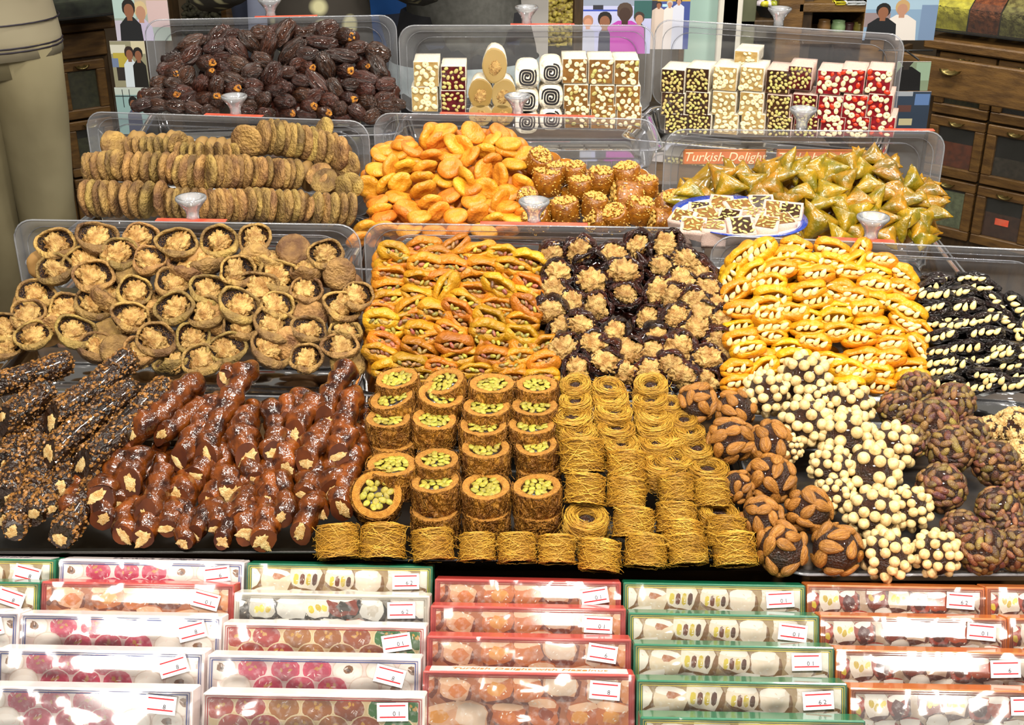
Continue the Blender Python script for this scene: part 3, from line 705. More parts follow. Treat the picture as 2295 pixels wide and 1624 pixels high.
# ------------------------------------------------------------------ walnut-filled figs
wf = [(355,225,0),(620,185,0),(900,185,0),(1140,220,0),(1405,205,0),(1640,195,0),(2090,285,0),(1890,265,1),(760,290,0),(540,330,0),(350,390,0),(965,330,0),(600,430,0),(1300,335,2),(1520,400,0),(1720,330,2),(850,420,1),
 (1110,475,0),(1200,380,2),(1790,430,0),(1970,390,2),(2180,415,1),(230,550,0),(860,530,0),(1340,525,0),(1650,515,0),(1960,525,0),(2200,620,0),(600,600,0),(430,640,0),(1120,635,0),(1530,615,0),(1775,620,0),
 (840,690,0),(1320,665,0),(180,680,0),(210,815,0),(480,785,0),(1540,760,0),(710,800,1),(1000,835,0),(1240,830,0),(1980,780,0),(1990,690,1),(2210,790,2),(2190,880,0),(620,890,0),(900,920,0),(1460,895,0),
 (1740,895,0),(1960,960,0),(1110,990,2),(1290,975,0),(30,870,0),(30,760,0),(1760,745,0),(2290,560,0),(1640,330,1),(700,560,2),(980,600,2),(760,910,1),(2240,980,1),(350,720,2),(1420,700,1),(1860,860,1)]
wp = [ZD(x, y) for x, y, _ in wf]; rc = rows_of(wp, 36); pl = TR['F1']['plane']; r_ = random.Random(21)
for i, (x, y, k) in enumerate(wf):
    p, t = pl.hit(*wp[i], r_.uniform(-.010, .008) + (.014 if k else 0)); s = r_.uniform(82, 94)*t/F
    a = r_.uniform(-22, 22)
    if k == 1:
        M = T(p) @ facing(p) @ RZ(a) @ RX(r_.uniform(-35, 20)) @ SC(s*.92)
        tag(link('dried_fig', figd_me[i % 6], None, M), f'plain brown fig without filling, {where(rc[i], "walnut fig heap")}', 'fig', 'figs without filling')
        continue
    tl = r_.uniform(-26, 4) if k == 0 else r_.uniform(-62, -45)
    root = thing('stuffed_fig', ('opened dried fig holding a walnut' if k == 0 else 'walnut fig turned edge-on') + f', {where(rc[i], "walnut fig heap")}', 'stuffed fig',
                 T(p) @ facing(p) @ RZ(a) @ RX(tl) @ RY(r_.uniform(-14, 14)) @ SC(s), 'walnut-filled figs')
    link('fig_skin', figc_me[i % 6], root); link('seedy_flesh', figf_me[i % 6], root)
    link('walnut_half', waln_me[i % 5], root, T(r_.uniform(-.06, .06), -.04, .03) @ RZ(r_.uniform(40, 140)) @ RX(r_.uniform(-25, 25)) @ SC(r_.uniform(.54, .70), r_.uniform(.54, .72), .62))
items = [T(p) @ facing(p) @ RZ(r_.uniform(0, 360)) @ RX(r_.uniform(-60, 60)) @ SC(80*t/F) for p, t in fill_positions(wp, pl, .05, 2, 10, .45, tray_=TR['F1'])]
merge_fill('packed_figs', items, figd_me, 'dried figs packed underneath the walnut fig heap', 'figs', FIG)

# ------------------------------------------------------------------ slit fruits with nuts: one builder, four heaps
def stuffed(pts_z, conv, pl, meshes, nut, base_px, sq, name, word, heap, cat, group, seed, rowh, fillm, filllabel, fillmat, plain=()):
    trk = [q for q in TR.values() if q['plane'] is pl][0]
    r_ = random.Random(seed); P = [conv(q[0], q[1]) for q in pts_z]; rc = rows_of(P, rowh)
    for i, q in enumerate(pts_z):
        p, t = pl.hit(*P[i], r_.uniform(-.010, .008)); s = base_px*r_.uniform(.92, 1.08)*t/F; a = q[2] if len(q) > 2 else r_.uniform(-15, 15)
        root = thing(name, f'{word}, {where(rc[i], heap)}', cat, T(p) @ facing(p) @ RZ(a) @ RX(r_.uniform(-14, 16)) @ SC(s), group)
        link('fruit', meshes[i % len(meshes)], root, SC(1, sq*r_.uniform(.9, 1.12), 1))
        nut(root, r_, i)
    items = [T(p) @ facing(p) @ RZ(r_.uniform(-40, 40)) @ SC(base_px*t/F) for p, t in fill_positions(P, pl, .035, 3, seed, tray_=trk)]
    merge_fill('packed_fruit', items, fillm, filllabel, cat, fillmat)
def nut_pist(root, r_, i):
    n = r_.choice((3, 4, 4, 5))
    for k in range(n):
        link('pistachio', (pistg_me if r_.random() < .16 else pisti_me)[r_.randrange(2)], root, T((k-(n-1)/2)*.12+r_.uniform(-.02, .02), r_.uniform(-.03, .03), .255+r_.uniform(-.02, .02)) @ RZ(r_.uniform(-60, 60)) @ RY(r_.uniform(-40, 40)) @ SC(r_.uniform(.16, .21)))
def nut_blanch(root, r_, i):
    n = r_.choice((3, 3, 4, 4))
    for k in range(n):
        link('blanched_almond', blanch_me, root, T((k-(n-1)/2)*.195+r_.uniform(-.01, .01), r_.uniform(-.03, .04), .25+r_.uniform(-.02, .02)) @ RZ(r_.uniform(15, 75)) @ RY(r_.uniform(-35, 10)) @ RX(r_.uniform(-30, 30)) @ SC(r_.uniform(.23, .28)))
def nut_walnut(root, r_, i):
    if i in (6, 36, 37): return
    link('walnut_half', waln_me[i % 5], root, T(0, 0, .17) @ RZ(r_.uniform(-40, 40)) @ RX(r_.uniform(-20, 20)) @ SC(r_.uniform(.56, .70)))
pa = [(385,275,-20),(575,245,5),(765,240,35),(930,262,12),(1080,290,-10),(1250,330,-15),(370,362,-5),(590,355,-5),(770,362,-10),(960,365,-5),(370,425,-10),(565,450,-10),(720,500,60),(890,440,10),(350,495,5),
 (540,545,-15),(900,530,-15),(1060,490,-30),(1085,555,-10),(340,575,10),(490,620,30),(850,600,-30),(790,640,-30),(1050,620,-5),(1230,560,-25),(1240,625,-35),(540,690,0),(650,650,-10),(1000,700,-30),
 (1210,720,-10),(300,650,-10),(330,765,-10),(560,780,-10),(750,780,-25),(800,720,-40),(930,800,85),(330,860,-25),(290,925,-15),(550,890,-20),(770,860,-5),(1200,810,-20),(1060,870,-15),(1230,910,-40),
 (810,950,5),(1020,945,-5),(480,990,-5),(1120,1010,0),(900,1040,5),(1350,980,15),(680,1015,-10),(1150,1075,0),(1330,1080,5),(1255,480,-30),(1180,440,-20),(300,710,-5),(360,1030,0),(560,1060,0),
 (1240,385,-20),(1330,890,30),(450,330,10),(650,300,0),(860,310,-10),(1150,370,-15),(690,430,10),(1130,690,-20),(420,720,20),(640,830,10),(990,780,-10),(1180,950,10)]
stuffed(pa, ZE, TR['F2']['plane'], clamA, nut_pist, 84, .92, 'stuffed_apricot', 'slit apricot filled with pistachios', 'pistachio apricot heap', 'stuffed apricot', 'pistachio apricots', 31, 34, clamA,
        'golden apricots packed under the pistachio apricot heap', APRP)
e = lambda L: [(x*1.0, y) for x, y in L]
wd_ = [ZE(x, y) for x, y in ((1390,295),(1570,260),(1790,290),(1940,230),(2130,230),(1440,400),(1640,350),(2100,370),(2260,340),(1650,460),(1860,400),(2230,450),(1410,520),(1870,540),(2090,530),(1390,640),
 (1540,600),(1680,630),(2270,570),(1460,760),(1590,740),(2010,700),(2190,690),(1800,790),(2270,730),(1470,890),(1670,860),(1880,910),(2050,920),(2210,890),(2060,820),(1740,980),(1560,1020),(1850,1040),(2020,1040),
 (2230,1060),(1760,900),(2250,800))] + [ZF(x, y) for x, y in ((130,330),(90,470),(230,420),(180,580),(320,620),(270,510),(60,690),(210,670),(180,770),(310,750),(330,840),(80,890),(260,960),(110,1070),(260,1100),(370,920),(40,560),(350,700),(30,990))]
def wang(i): return random.Random(i*5).uniform(-55, 55)
stuffed([(x, y, wang(i)) for i, (x, y) in enumerate(wd_)], lambda x, y: (x, y), TR['F2']['plane'], clamD, nut_walnut, 84, 1.0, 'stuffed_date', 'opened date holding a walnut', 'walnut date heap', 'stuffed date',
        'walnut-filled dates', 33, 36, clamD, 'dark dates packed under the walnut date heap', DATEO)
aa = [(480,300,40),(600,265,35),(830,235,-10),(770,290,5),(1060,250,-15),(1240,280,65),(1080,340,-20),(1370,330,-10),(1530,420,-40),(400,440,60),(540,410,40),(720,390,5),(920,345,0),(960,420,5),(1180,400,-5),
 (1340,390,-15),(660,470,0),(440,530,35),(900,520,10),(1110,500,-10),(1340,490,-10),(1520,510,-20),(680,555,0),(960,590,10),(1120,555,-30),(1330,580,-15),(1490,610,-20),(480,640,0),(640,620,5),(650,685,0),
 (1100,650,0),(1280,640,0),(1520,730,-40),(1560,660,-25),(890,690,0),(1080,695,5),(1310,740,0),(460,750,10),(680,750,0),(900,765,0),(1100,785,5),(670,815,-5),(470,830,10),(940,850,-10),(1230,830,0),(1420,790,0),
 (1600,760,-30),(520,900,10),(1440,870,5),(1250,940,5),(1610,890,-60),(600,950,10),(620,1020,35),(820,950,0),(1050,970,-10),(1430,950,0),(450,1020,10),(460,1120,5),(1150,1030,0),(1350,1050,0),(1560,1010,5),
 (1160,1120,0),(1370,1130,-5),(1570,1090,5),(780,880,0),(1340,1000,0),(800,660,0),(1200,560,-10),(560,480,20),(780,540,10),(1220,1060,0),(720,1080,0),(900,1050,0),(600,1120,0)]
stuffed(aa, ZF, TR['F3']['plane'], clamY, nut_blanch, 80, .92, 'stuffed_apricot', 'yellow apricot filled with almonds', 'almond apricot heap', 'stuffed apricot', 'almond apricots', 35, 34, clamY,
        'yellow apricots packed under the almond apricot heap', APRY)
pr = [(1740,450,0),(1960,440,-5),(1880,530,5),(1720,560,0),(2020,500,-10),(2110,600,-50),(1720,640,10),(1920,620,5),(2130,665,-35),(1700,740,-5),(1900,750,5),(2050,800,0),(1750,815,10),(2190,740,-30),(1920,880,0),
 (2150,880,0),(2275,770,60),(1750,920,5),(2160,935,10),(1760,970,5),(1990,970,0),(2210,1000,0),(1780,1050,5),(2040,1050,0),(1790,1115,5),(2000,1150,0),(2220,1130,10),(2290,900,0),(2290,1060,0),(1830,700,0),
 (2040,700,10),(1850,1000,0),(2100,1100,0),(2260,620,-50),(1680,500,20),(2340,830,0),(2340,960,0),(2340,1120,0)]
stuffed(pr, ZF, TR['F3']['plane'], clamP, nut_blanch, 80, .95, 'stuffed_prune', 'black prune filled with blanched almonds', 'almond prune heap', 'stuffed prune', 'almond prunes', 37, 34, clamP,
        'black prunes packed under the almond prune heap', PRUNE)

# ------------------------------------------------------------------ nut-filled grape sausages
def sausage(front, back, rad, seed, dark, tilt=.3):
    """lumpy stick from its cut front end to its back end; local x runs along it"""
    rr = random.Random(seed); d = (back-front); L = d.length; n = max(14, int(L/.005)); na = 16
    xa = d.normalized(); ya = Vector((0, 0, 1)).cross(xa).normalized(); za = xa.cross(ya)
    B = Matrix((xa, ya, za)).transposed().to_4x4()
    lumps = [(rr.uniform(0, L), rr.uniform(0, 6.28), rr.uniform(.10, .42), rr.uniform(.005, .011)) for _ in range(int(L/.0055))] if not dark else []
    bend = rr.uniform(-.08, .08)*L; ph = rr.uniform(0, 6)
    P = []
    for i in range(n+1):
        x = L*i/n; e = 1 - .55*max(0, (x/L-.9)/.1)**2
        if i == 0: e = .86
        ring = []
        for j in range(na):
            a = 2*math.pi*j/na; q = 1 + (.10 if not dark else .06)*nz(x*60+seed, math.cos(a)*1.3, math.sin(a)*1.3) + (.10*math.sin(x*330+ph) if not dark else 0)
            for lx, la, lh, lw in lumps:
                if abs(x-lx) < 2.5*lw:
                    da = (a-la+math.pi) % (2*math.pi)-math.pi; q += lh*math.exp(-((x-lx)/lw)**2-(da/.75)**2)
            r = rad*q*e; yb = bend*math.sin(math.pi*x/L)
            ring.append((x + tilt*r*math.sin(a)*math.exp(-i/2.2), r*math.cos(a)+yb, r*math.sin(a)))
        P.append(ring)
    v, f = grid_vf(np.array(P)); mb = MB().add(v, [q[::-1] for q in f])
    mb.add(P[0], [tuple(range(na))], 1, smooth=False); mb.add(P[-1], [tuple(range(na))[::-1]], 0)
    return mb.mesh('coating', [CHURD if dark else CHUR, CHURF if not dark else CHURD]), T(front) @ B, L, P
def crumb_coat(P, rad, seed):
    rr = random.Random(seed); mb = MB(); n = len(P); tot = int(n*26)
    for _ in range(tot):
        i = rr.randrange(0, n-1); j = rr.randrange(len(P[i])); a_, b_ = rr.random(), rr.random(); q0 = np.array(P[i][j])*(1-a_)+np.array(P[i][(j+1) % len(P[i])])*a_; q1 = np.array(P[i+1][j])*(1-a_)+np.array(P[i+1][(j+1) % len(P[i])])*a_
        p = q0*(1-b_)+q1*b_; s = rr.uniform(.0010, .0036)
        v, f = blob_vf((s, s*.8, s*.6), 3, 4); mb.add(v, f, smooth=False, M=T(float(p[0]), float(p[1]), float(p[2])) @ RZ(rr.uniform(0, 360)) @ RX(rr.uniform(0, 360)))
    return mb.mesh('nut_crumbs', CRUMB)
sau = []  # (back zoom xy or None, front zoom xy, radius zoom px, dark)
for b, fr, r in (((470,160),(-60,330),82),((860,125),(330,540),92),((330,330),(15,560),88),((880,320),(310,770),92),((1090,300),(530,830),92)): sau.append((b, fr, r, 1))
for fr, r in (((50,830),74),((45,1050),88),((215,1000),70),((400,985),80),((210,1165),78),((390,1295),92),((90,1260),75),((320,1120),62),((560,1020),60),((30,1200),70),((250,880),60)): sau.append((None, fr, r, 1))
for b, fr, r in (((1290,265),(830,650),78),((1310,425),(1030,650),62),((1400,390),(1150,800),66),((1630,180),(1320,790),74),((1610,480),(1590,800),84),((1730,430),(1770,760),70),((2030,400),(1880,650),76),
 ((2250,180),(2080,540),68),((2290,340),(2180,790),74),((2110,560),(1960,820),68),((930,740),(830,970),84),((1050,840),(940,1150),70),((680,920),(640,1060),78),((1480,200),(1440,290),50),((1860,400),(1850,560),48)): sau.append((b, fr, r, 0))
for fr, r in (((650,1190),76),((780,1285),74),((920,1300),76),((1070,1245),66),((1140,1065),88),((1250,930),86),((1490,1030),88),((1440,880),62),((1650,935),70),((1330,1075),68),((1830,880),86),((1540,1200),76),
 ((1580,1285),72),((1740,1085),66),((1820,1185),70),((1930,1270),74),((1690,1330),76),((1250,1285),64),((1950,1050),78),((2150,1010),82),((2060,1135),62),((2200,1130),76),((470,1165),72),((1390,1235),58),((1130,1180),60),
 ((2060,925),64),((760,1080),60),((1600,1110),55),((1420,1330),58),((870,1200),50),((2230,900),66),((1180,1340),55)): sau.append((None, fr, r, 0))
sp_ = [ZG(*q[1]) for q in sau]; cl = {0: [i for i, q in enumerate(sau) if not q[3]], 1: [i for i, q in enumerate(sau) if q[3]]}
rcs = {}
for k in (0, 1):
    for i, v_ in zip(cl[k], rows_of([sp_[j] for j in cl[k]], 40)): rcs[i] = v_
r_ = random.Random(41)
for i, (b, fr, r, dark) in enumerate(sau):
    pf, t = P0.hit(*sp_[i], -.012 if b else .004); rad = r/2.869*t/F
    if b: pb, _ = P0.hit(*ZG(*b), -.008)
    else: pb = pf + Vector((r_.uniform(-.035, .035), .12, .035 + r_.uniform(-.01, .012)))
    tl_ = .95 if b else .45
    me, M, L, P = sausage(pf, pb, rad, i*3+1, dark, tl_)
    w1 = 'long ' if b else ''
    lab = f'{w1}dark crumb-coated nut sausage, {where(rcs[i], "dark sausage pile")}' if dark else f'{w1}glossy red-brown walnut sausage, {where(rcs[i], "glazed sausage pile")}'
    root = thing('nut_sausage', lab, 'nut sausage', M, 'dark nut sausages' if dark else 'glazed walnut sausages')
    link('coating', me, root)
    for q in range(r_.choice((1, 1, 2))):
        cz = r_.uniform(-.25, .25)*rad
        link('walnut_core', chip_me[(i+q) % 5], root, T(tl_*cz*.95-.0006, r_.uniform(-.25, .25)*rad, cz) @ RY(90+math.degrees(math.atan(tl_))) @ RZ(r_.uniform(0, 180)) @ SC(rad*r_.uniform(1.1, 1.6) if not dark else rad*.9, rad*r_.uniform(1.0, 1.5), rad*.3))
    if dark:
        q = link('nut_crumbs', crumb_coat(P, rad, i), root); q['kind'] = 'stuff'

# ------------------------------------------------------------------ shredded pastry: pistachio rolls and nests
def strand_vf(pts, r): return tube_vf(pts, r, 3, caps=False)
def strands(seed, n, R, Hh, r, m, loose=.1, span=(.6, 1.8), tilt=.15, top=True, name='pastry_strands'):
    rr = random.Random(seed); mb = MB()
    for _ in range(n):
        a0 = rr.uniform(0, 6.28); sp = rr.uniform(*span)*(1 if rr.random() < .5 else -1); k = 7; pts = []
        if top and rr.random() < .42:
            q = rr.uniform(.45, 1.0)*R; z = Hh*(1 + .10*math.sin((q/R-.45)/.55*3.14)) + rr.uniform(-.01, .02); dr = rr.uniform(-.12, .12)*R; dz = rr.uniform(-.03, .03)
            for i in range(k): a = a0+sp*i/(k-1); qq = q+dr*i/(k-1); pts.append((qq*math.cos(a), qq*math.sin(a), z+dz*i/(k-1)))
        else:
            z = rr.uniform(.02, .98)*Hh; dz = rr.gauss(0, tilt)*Hh; q = R*rr.uniform(.99, 1.05); out = rr.uniform(.08, .3)*R if rr.random() < loose else 0
            for i in range(k):
                a = a0+sp*i/(k-1); u = i/(k-1); qq = q + out*u*u; pts.append((qq*math.cos(a), qq*math.sin(a), min(Hh*1.05, max(0, z+dz*u)) + (rr.uniform(-.02, .02))))
        mb.add(*strand_vf(pts, r*rr.uniform(.7, 1.2)))
    return mb.mesh(name, m)
# unit radius .5; roll height .62
def roll_body(i):
    P = []; na = 28
    for r, z in ((.30, 0), (.47, 0), (.5, .04), (.495, .30), (.5, .56), (.475, .62), (.40, .625), (.335, .61), (.325, .58)):
        P.append([(r*math.cos(2*math.pi*j/na)*(1+.035*nz(math.cos(2*math.pi*j/na)*1.2, math.sin(2*math.pi*j/na)*1.2+i*3, z)), r*math.sin(2*math.pi*j/na)*(1+.035*nz(math.cos(2*math.pi*j/na)*1.2, i*5, z)),
                   z+.02*nz(j*.7, i*3, r*4)) for j in range(na)])
    P = np.array(P); mb = MB(); v, f = grid_vf(P); nside = 5*na
    mb.add(v, f[:nside], 0); mb.add(v, f[nside:], 1); return mb.mesh('pastry_ring', [ROLLS, ROLLT])
rollb = variants(roll_body, 4); fillb = MB().add(*lathe_vf([(0, .585), (.34, .585), (.34, .5), (0, .5)], 20)).mesh('filling', SYRUP)
rolls_ = variants(lambda i: strands(i+60, 170, .5, .60, .0085, ROLLS, .05, (.25, .7), .55, False), 3)
def kernels(i):
    rr = random.Random(i+5); out = []
    for k in range(400):
        a = rr.uniform(0, 6.28); q = .29*math.sqrt(rr.random()); p = (q*math.cos(a), q*math.sin(a)*1.0)
        if all(math.hypot((p[0]-o_[0]), (p[1]-o_[1])) > .098 for o_ in out): out.append(p)
    return out
kern = variants(kernels, 3)
prl = [(545,195,142,-6,4),(845,215,140,-14,10),(825,300,150,8,8),(1155,230,150,0,0),(1445,235,138,0,0),(510,320,146,-12,4),(1120,375,156,0,0),(1430,370,152,0,0),(490,450,150,0,0),(785,455,146,5,4),(1100,495,156,0,0),
 (1410,490,152,0,0),(510,750,166,0,0),(800,715,146,0,0),(1115,640,160,0,0),(1440,620,140,-4,4),(415,940,168,8,42),(790,855,160,-3,0),(1115,890,160,0,4),(1445,890,160,-3,0),
 (790,1040,156,0,0,'low'),(1120,1040,152,0,0,'low'),(1455,1040,152,0,0,'low'),(515,600,150,0,0,'low'),(1455,770,140,0,0,'low')]
pp = [ZH(q[0], q[1]) for q in prl]; rc = rows_of(pp, 36); r_ = random.Random(51)
for i, q in enumerate(prl):
    p, t = P0.hit(*pp[i], -.012 if len(q) == 5 else .016); s = 2*q[2]/2.869*t/F
    M = T(p) @ RY(q[3]) @ RX(q[4]) @ RZ(r_.uniform(0, 360)) @ SC(s) @ T(0, 0, -.60)
    root = thing('pistachio_roll', ('shredded pastry roll with pistachio centre' if len(q) == 5 else 'browned pastry roll underneath another') + f', {where(rc[i], "pistachio roll stacks")}', 'pastry roll', M, 'pistachio pastry rolls')
    link('pastry_ring', rollb[i % 4], root); link('filling', fillb, root)
    o = link('pastry_strands', rolls_[i % 3], root); o['kind'] = 'stuff'
    if len(q) == 5:
        for kx, ky in kern[i % 3]:
            link('pistachio', pistg_me[r_.randrange(3)], root, T(kx, ky, .60) @ RZ(r_.uniform(0, 360)) @ RY(r_.uniform(-25, 25)) @ SC(r_.uniform(.15, .20), r_.uniform(.20, .26), .14))
# nests: unit radius .5, height .62
def nest_body(i):
    P = []; na = 24
    for r, z in ((.30, 0), (.46, .01), (.485, .10), (.48, .48), (.43, .60), (.33, .63), (.24, .56), (.20, .46)):
        P.append([(r*math.cos(2*math.pi*j/na)*(1+.05*nz(j*.5, i*3, z)), r*math.sin(2*math.pi*j/na)*(1+.05*nz(j*.5, i*5, z)), z+.02*nz(j*.7, i*3, r*4)) for j in range(na)])
    return MB().add(*grid_vf(np.array(P))).mesh('pastry_nest', KAD)
nestb = variants(nest_body, 3); nests_ = variants(lambda i: strands(i+80, 360, .485, .60, .0068, KADS, .26, (.4, 1.9), .34), 4)
nutc = MB().add(*blob_vf((.21, .21, .12), 8, 12, wr(3, .3, 2, 2))).mesh('nut_centre', CHOC)
nst = [ZH(x, y)+(r, m) for x, y, r, m in ((1690,225,100,0),(1910,240,108,0),(2175,225,108,0),(1690,330,104,0),(1920,310,112,0),(2170,325,116,0),(1665,430,128,0),(1940,395,120,0),(2200,410,118,0),(1715,520,118,0),(1955,505,120,0),
 (2200,485,116,0),(1985,600,120,0),(2220,590,120,0),(1735,690,145,1),(2020,755,128,1),(1755,905,130,1),(2020,930,128,1),(2240,740,120,0),(1765,1080,142,0),(2065,1120,134,1),
 (165,1240,142,1),(455,1240,146,1),(775,1262,134,1),(1060,1275,118,1),(1315,1280,124,1),(1570,1290,120,1),(1850,1330,134,1),(2145,1300,138,1))]
nst += [ZI(x, y)+(r, m) for x, y, r, m in ((110,450,90,0),(140,530,104,0),(190,630,112,0),(30,555,110,0),(262,760,135,0),(40,700,120,0),(60,1090,132,1),(340,1050,130,0),(130,1290,130,1),(430,1290,140,1),(60,900,118,1),(290,930,120,1),(20,350,80,0),(380,1180,130,1),(100,1200,130,1))]
rc = rows_of(nst, 40); r_ = random.Random(52)
for i, (x, y, r, m) in enumerate(nst):
    p, t = P0.hit(x, y, -.012); s = 2*r/2.869*t/F
    if m == 0: M = T(p) @ RX(r_.uniform(0, 14)) @ RY(r_.uniform(-8, 8)) @ RZ(r_.uniform(0, 360)) @ SC(s, s, s*1.0) @ T(0, 0, -.62)
    else: M = T(p) @ facing(p) @ RZ(r_.uniform(-6, 6)) @ RX(-96) @ RZ(r_.uniform(0, 360)) @ SC(s*.98, s*.98, s*1.1) @ T(0, 0, -.34)
    root = thing('pastry_nest', ('shredded pastry nest seen side-on' if m else 'shredded pastry nest with open centre') + f', {where(rc[i], "pastry nest pile")}', 'pastry nest', M, 'shredded pastry nests')
    link('nest_body', nestb[i % 3], root); o = link('pastry_strands', nests_[i % 4], root); o['kind'] = 'stuff'
    link('nut_centre', nutc, root, T(0, 0, .47))

# ------------------------------------------------------------------ nut-covered balls
core_me = MB().add(*blob_vf((.5, .5, .5), 16, 24, wr(5, .05, 2, 2))).mesh('paste_core', CHOC)
def fib(n):
    out = []
    for k in range(n):
        z = 1-2*(k+.5)/n; a = k*2.39996; q = math.sqrt(1-z*z); out.append(Vector((q*math.cos(a), q*math.sin(a), z)))
    return out
def nut_ball(x, y, r, kind, rc_, seed):
    rr = random.Random(seed); p, t = P0.hit(x, y, -.012); D = 2*r*t/F
    n, nm, mes, sz, emb, word, cat = {'a': (24, 'almond', [almond_me], (.44, .54), .49, 'brown ball studded with almonds', 'almond ball'),
        'h': (44, 'hazelnut', [hazel_me], (.235, .275), .51, 'brown ball covered in pale hazelnuts', 'hazelnut ball'),
        'p': (76, 'pistachio', pist_me, (.26, .33), .48, 'ball covered in purple-brown pistachios', 'pistachio ball'),
        'w': (26, 'walnut_half', walnp_me, (.30, .40), .46, 'brown ball with walnut halves', 'walnut ball')}[kind]
    heap = {'a': 'almond ball pile', 'h': 'hazelnut ball pile', 'p': 'pistachio ball pile', 'w': 'walnut ball pile'}[kind]
    root = thing('nut_ball', f'{word}, {where(rc_, heap)}', cat, T(p) @ facing(p) @ SC(D*.90), heap)
    link('paste_core', core_me, root)
    R0 = Matrix.Rotation(rr.uniform(0, 6), 3, Vector((rr.random(), rr.random(), rr.random())).normalized())
    for q in fib(n):
        d = (R0 @ q + Vector((rr.uniform(-.1, .1), rr.uniform(-.1, .1), rr.uniform(-.1, .1)))).normalized()
        if d.z < -.35 or rr.random() < .06: continue
        Q = d.to_track_quat('Z', 'Y').to_matrix().to_4x4(); s = rr.uniform(*sz)
        M = T(d*emb) @ Q @ RZ(rr.uniform(0, 360))
        M = M @ ((RY(-90) if rr.random() < .8 else Matrix()) if kind == 'h' else RY(rr.uniform(-16, 16))) @ SC(s)
        link(nm, rr.choice(mes), root, M)
balls = {'a': [(195,350,128),(440,400,132),(410,590,150),(665,615,150),(670,840,160),(460,890,105),(610,1090,140),(910,1040,148),(740,1290,166),(1090,1295,166)],
 'h': [(640,290,140),(890,190,160),(890,470,158),(1180,370,145),(1150,560,170),(1440,640,160),(1320,790,180),(1060,770,140),(1320,1060,170),(1080,940,120),(1560,1030,140),(1410,1330,160),(1730,1320,150),(1000,330,110),(780,640,90)],
 'p': [(1600,270,130),(1480,390,130),(1850,350,140),(1700,480,175),(1820,650,165),(2110,740,160),(1760,900,170),(2130,1030,152),(2030,1290,172),(1890,1170,140),(2240,1290,150),(1960,560,130),(1560,600,120),(2270,900,120),(2200,1150,120)],
 'w': [(2230,510,132),(2070,525,92),(2250,690,110)]}
for k, L in balls.items():
    pts = [ZI(x, y) for x, y, _ in L]; rc = rows_of(pts, 44)
    for i, (x, y, r) in enumerate(L): nut_ball(*pts[i], r/2.869, k, rc[i], ord(k)*100+i)

# ------------------------------------------------------------------ delight in the back trays
POWD = mat('powdered_sugar_coat', '#f6efdf', '#e5dac2', rough=0.9, scale=20.0, rnd=0.03, bump=0.5, bscale=30.0)
POWP = mat('pinkish_sugar_coat', '#ecd3c6', '#dcb8a8', rough=0.9, scale=20.0, rnd=0.03, bump=0.5, bscale=30.0)
JEL = {'cream': mat('honey_jelly', '#b59c68', '#977a42', rough=0.25, scale=4.0, rnd=0.06, sss=0.2, coat=0.4),
       'amber': mat('amber_jelly', '#8d6430', '#6d4a24', rough=0.22, scale=4.0, rnd=0.12, coat=0.4),
       'dark': mat('dark_fruit_jelly', '#3f2716', '#2a180e', rough=0.22, scale=4.0, rnd=0.12, coat=0.4),
       'red': mat('pomegranate_jelly', '#8c1220', '#560a14', rough=0.2, scale=4.0, rnd=0.12, coat=0.5),
       'wine': mat('wine_red_jelly', '#5a1018', '#33080e', rough=0.2, scale=4.0, rnd=0.12, coat=0.5)}
REDBIT = mat('red_jelly_bit', '#d8401c', '#b02812', rough=0.25, scale=6.0, coat=0.4)
NUTC = mat('sliced_nut_cream', '#efe2be', '#dcc592', rough=0.5, scale=5.0, rnd=0.06)
NUTY = mat('sliced_pistachio', '#c8ba74', '#a2964c', rough=0.5, scale=5.0, rnd=0.12, hue=0.02)
def nut_slice(i, m, ring=False):
    if ring: v, f = lathe_vf([(.05, .10), (.16, .22), (.36, .26), (.5, .10), (.46, -.2), (0, -.2)], 12)
    else: v, f = blob_vf((.5, .36, .3), 6, 8, lambda d: 1+.15*nz(d[0]*2+i*4, d[1]*2, d[2]*2))
    return MB().add(v, f).mesh('nut', m)
NC = [nut_slice(i, NUTC, i == 2) for i in range(3)]; NY = [nut_slice(i+4, NUTY) for i in range(3)]; NR = [nut_slice(9, REDBIT)]
def rough_box(i, sx, sy, sz, m):
    """sugar-dusted bar with uneven edges; y = front at 0, runs back"""
    n = 5; V = []; f = []; ids = {}
    def pt(a, b, c):
        k = (a, b, c)
        if k not in ids:
            x, y, z = (a/n-.5)*sx, b/n*sy, (c/n-.5)*sz; q = .035*sx
            ids[k] = len(V); V.append((x+q*nz(x*60+i, y*60, z*60), y+q*nz(x*60, y*60+i, z*60+3), z+q*nz(x*60+7, y*60, z*60+i)))
        return ids[k]
    for a in range(n):
        for b in range(n):
            for s in (0, n):
                q = [pt(a, b, s), pt(a+1, b, s), pt(a+1, b+1, s), pt(a, b+1, s)]; f.append(tuple(q if s else q[::-1]))
                q = [pt(a, s, b), pt(a+1, s, b), pt(a+1, s, b+1), pt(a, s, b+1)]; f.append(tuple(q[::-1] if s else q))
                q = [pt(s, a, b), pt(s, a+1, b), pt(s, a+1, b+1), pt(s, a, b+1)]; f.append(tuple(q if s else q[::-1]))
    return MB().add(V, f).mesh('sugar_coat', m)
UB = [rough_box(i, 1, 1.6, 1, POWD) for i in range(3)]; UP_ = [rough_box(i, 1, 1.6, 1, POWP) for i in range(3)]
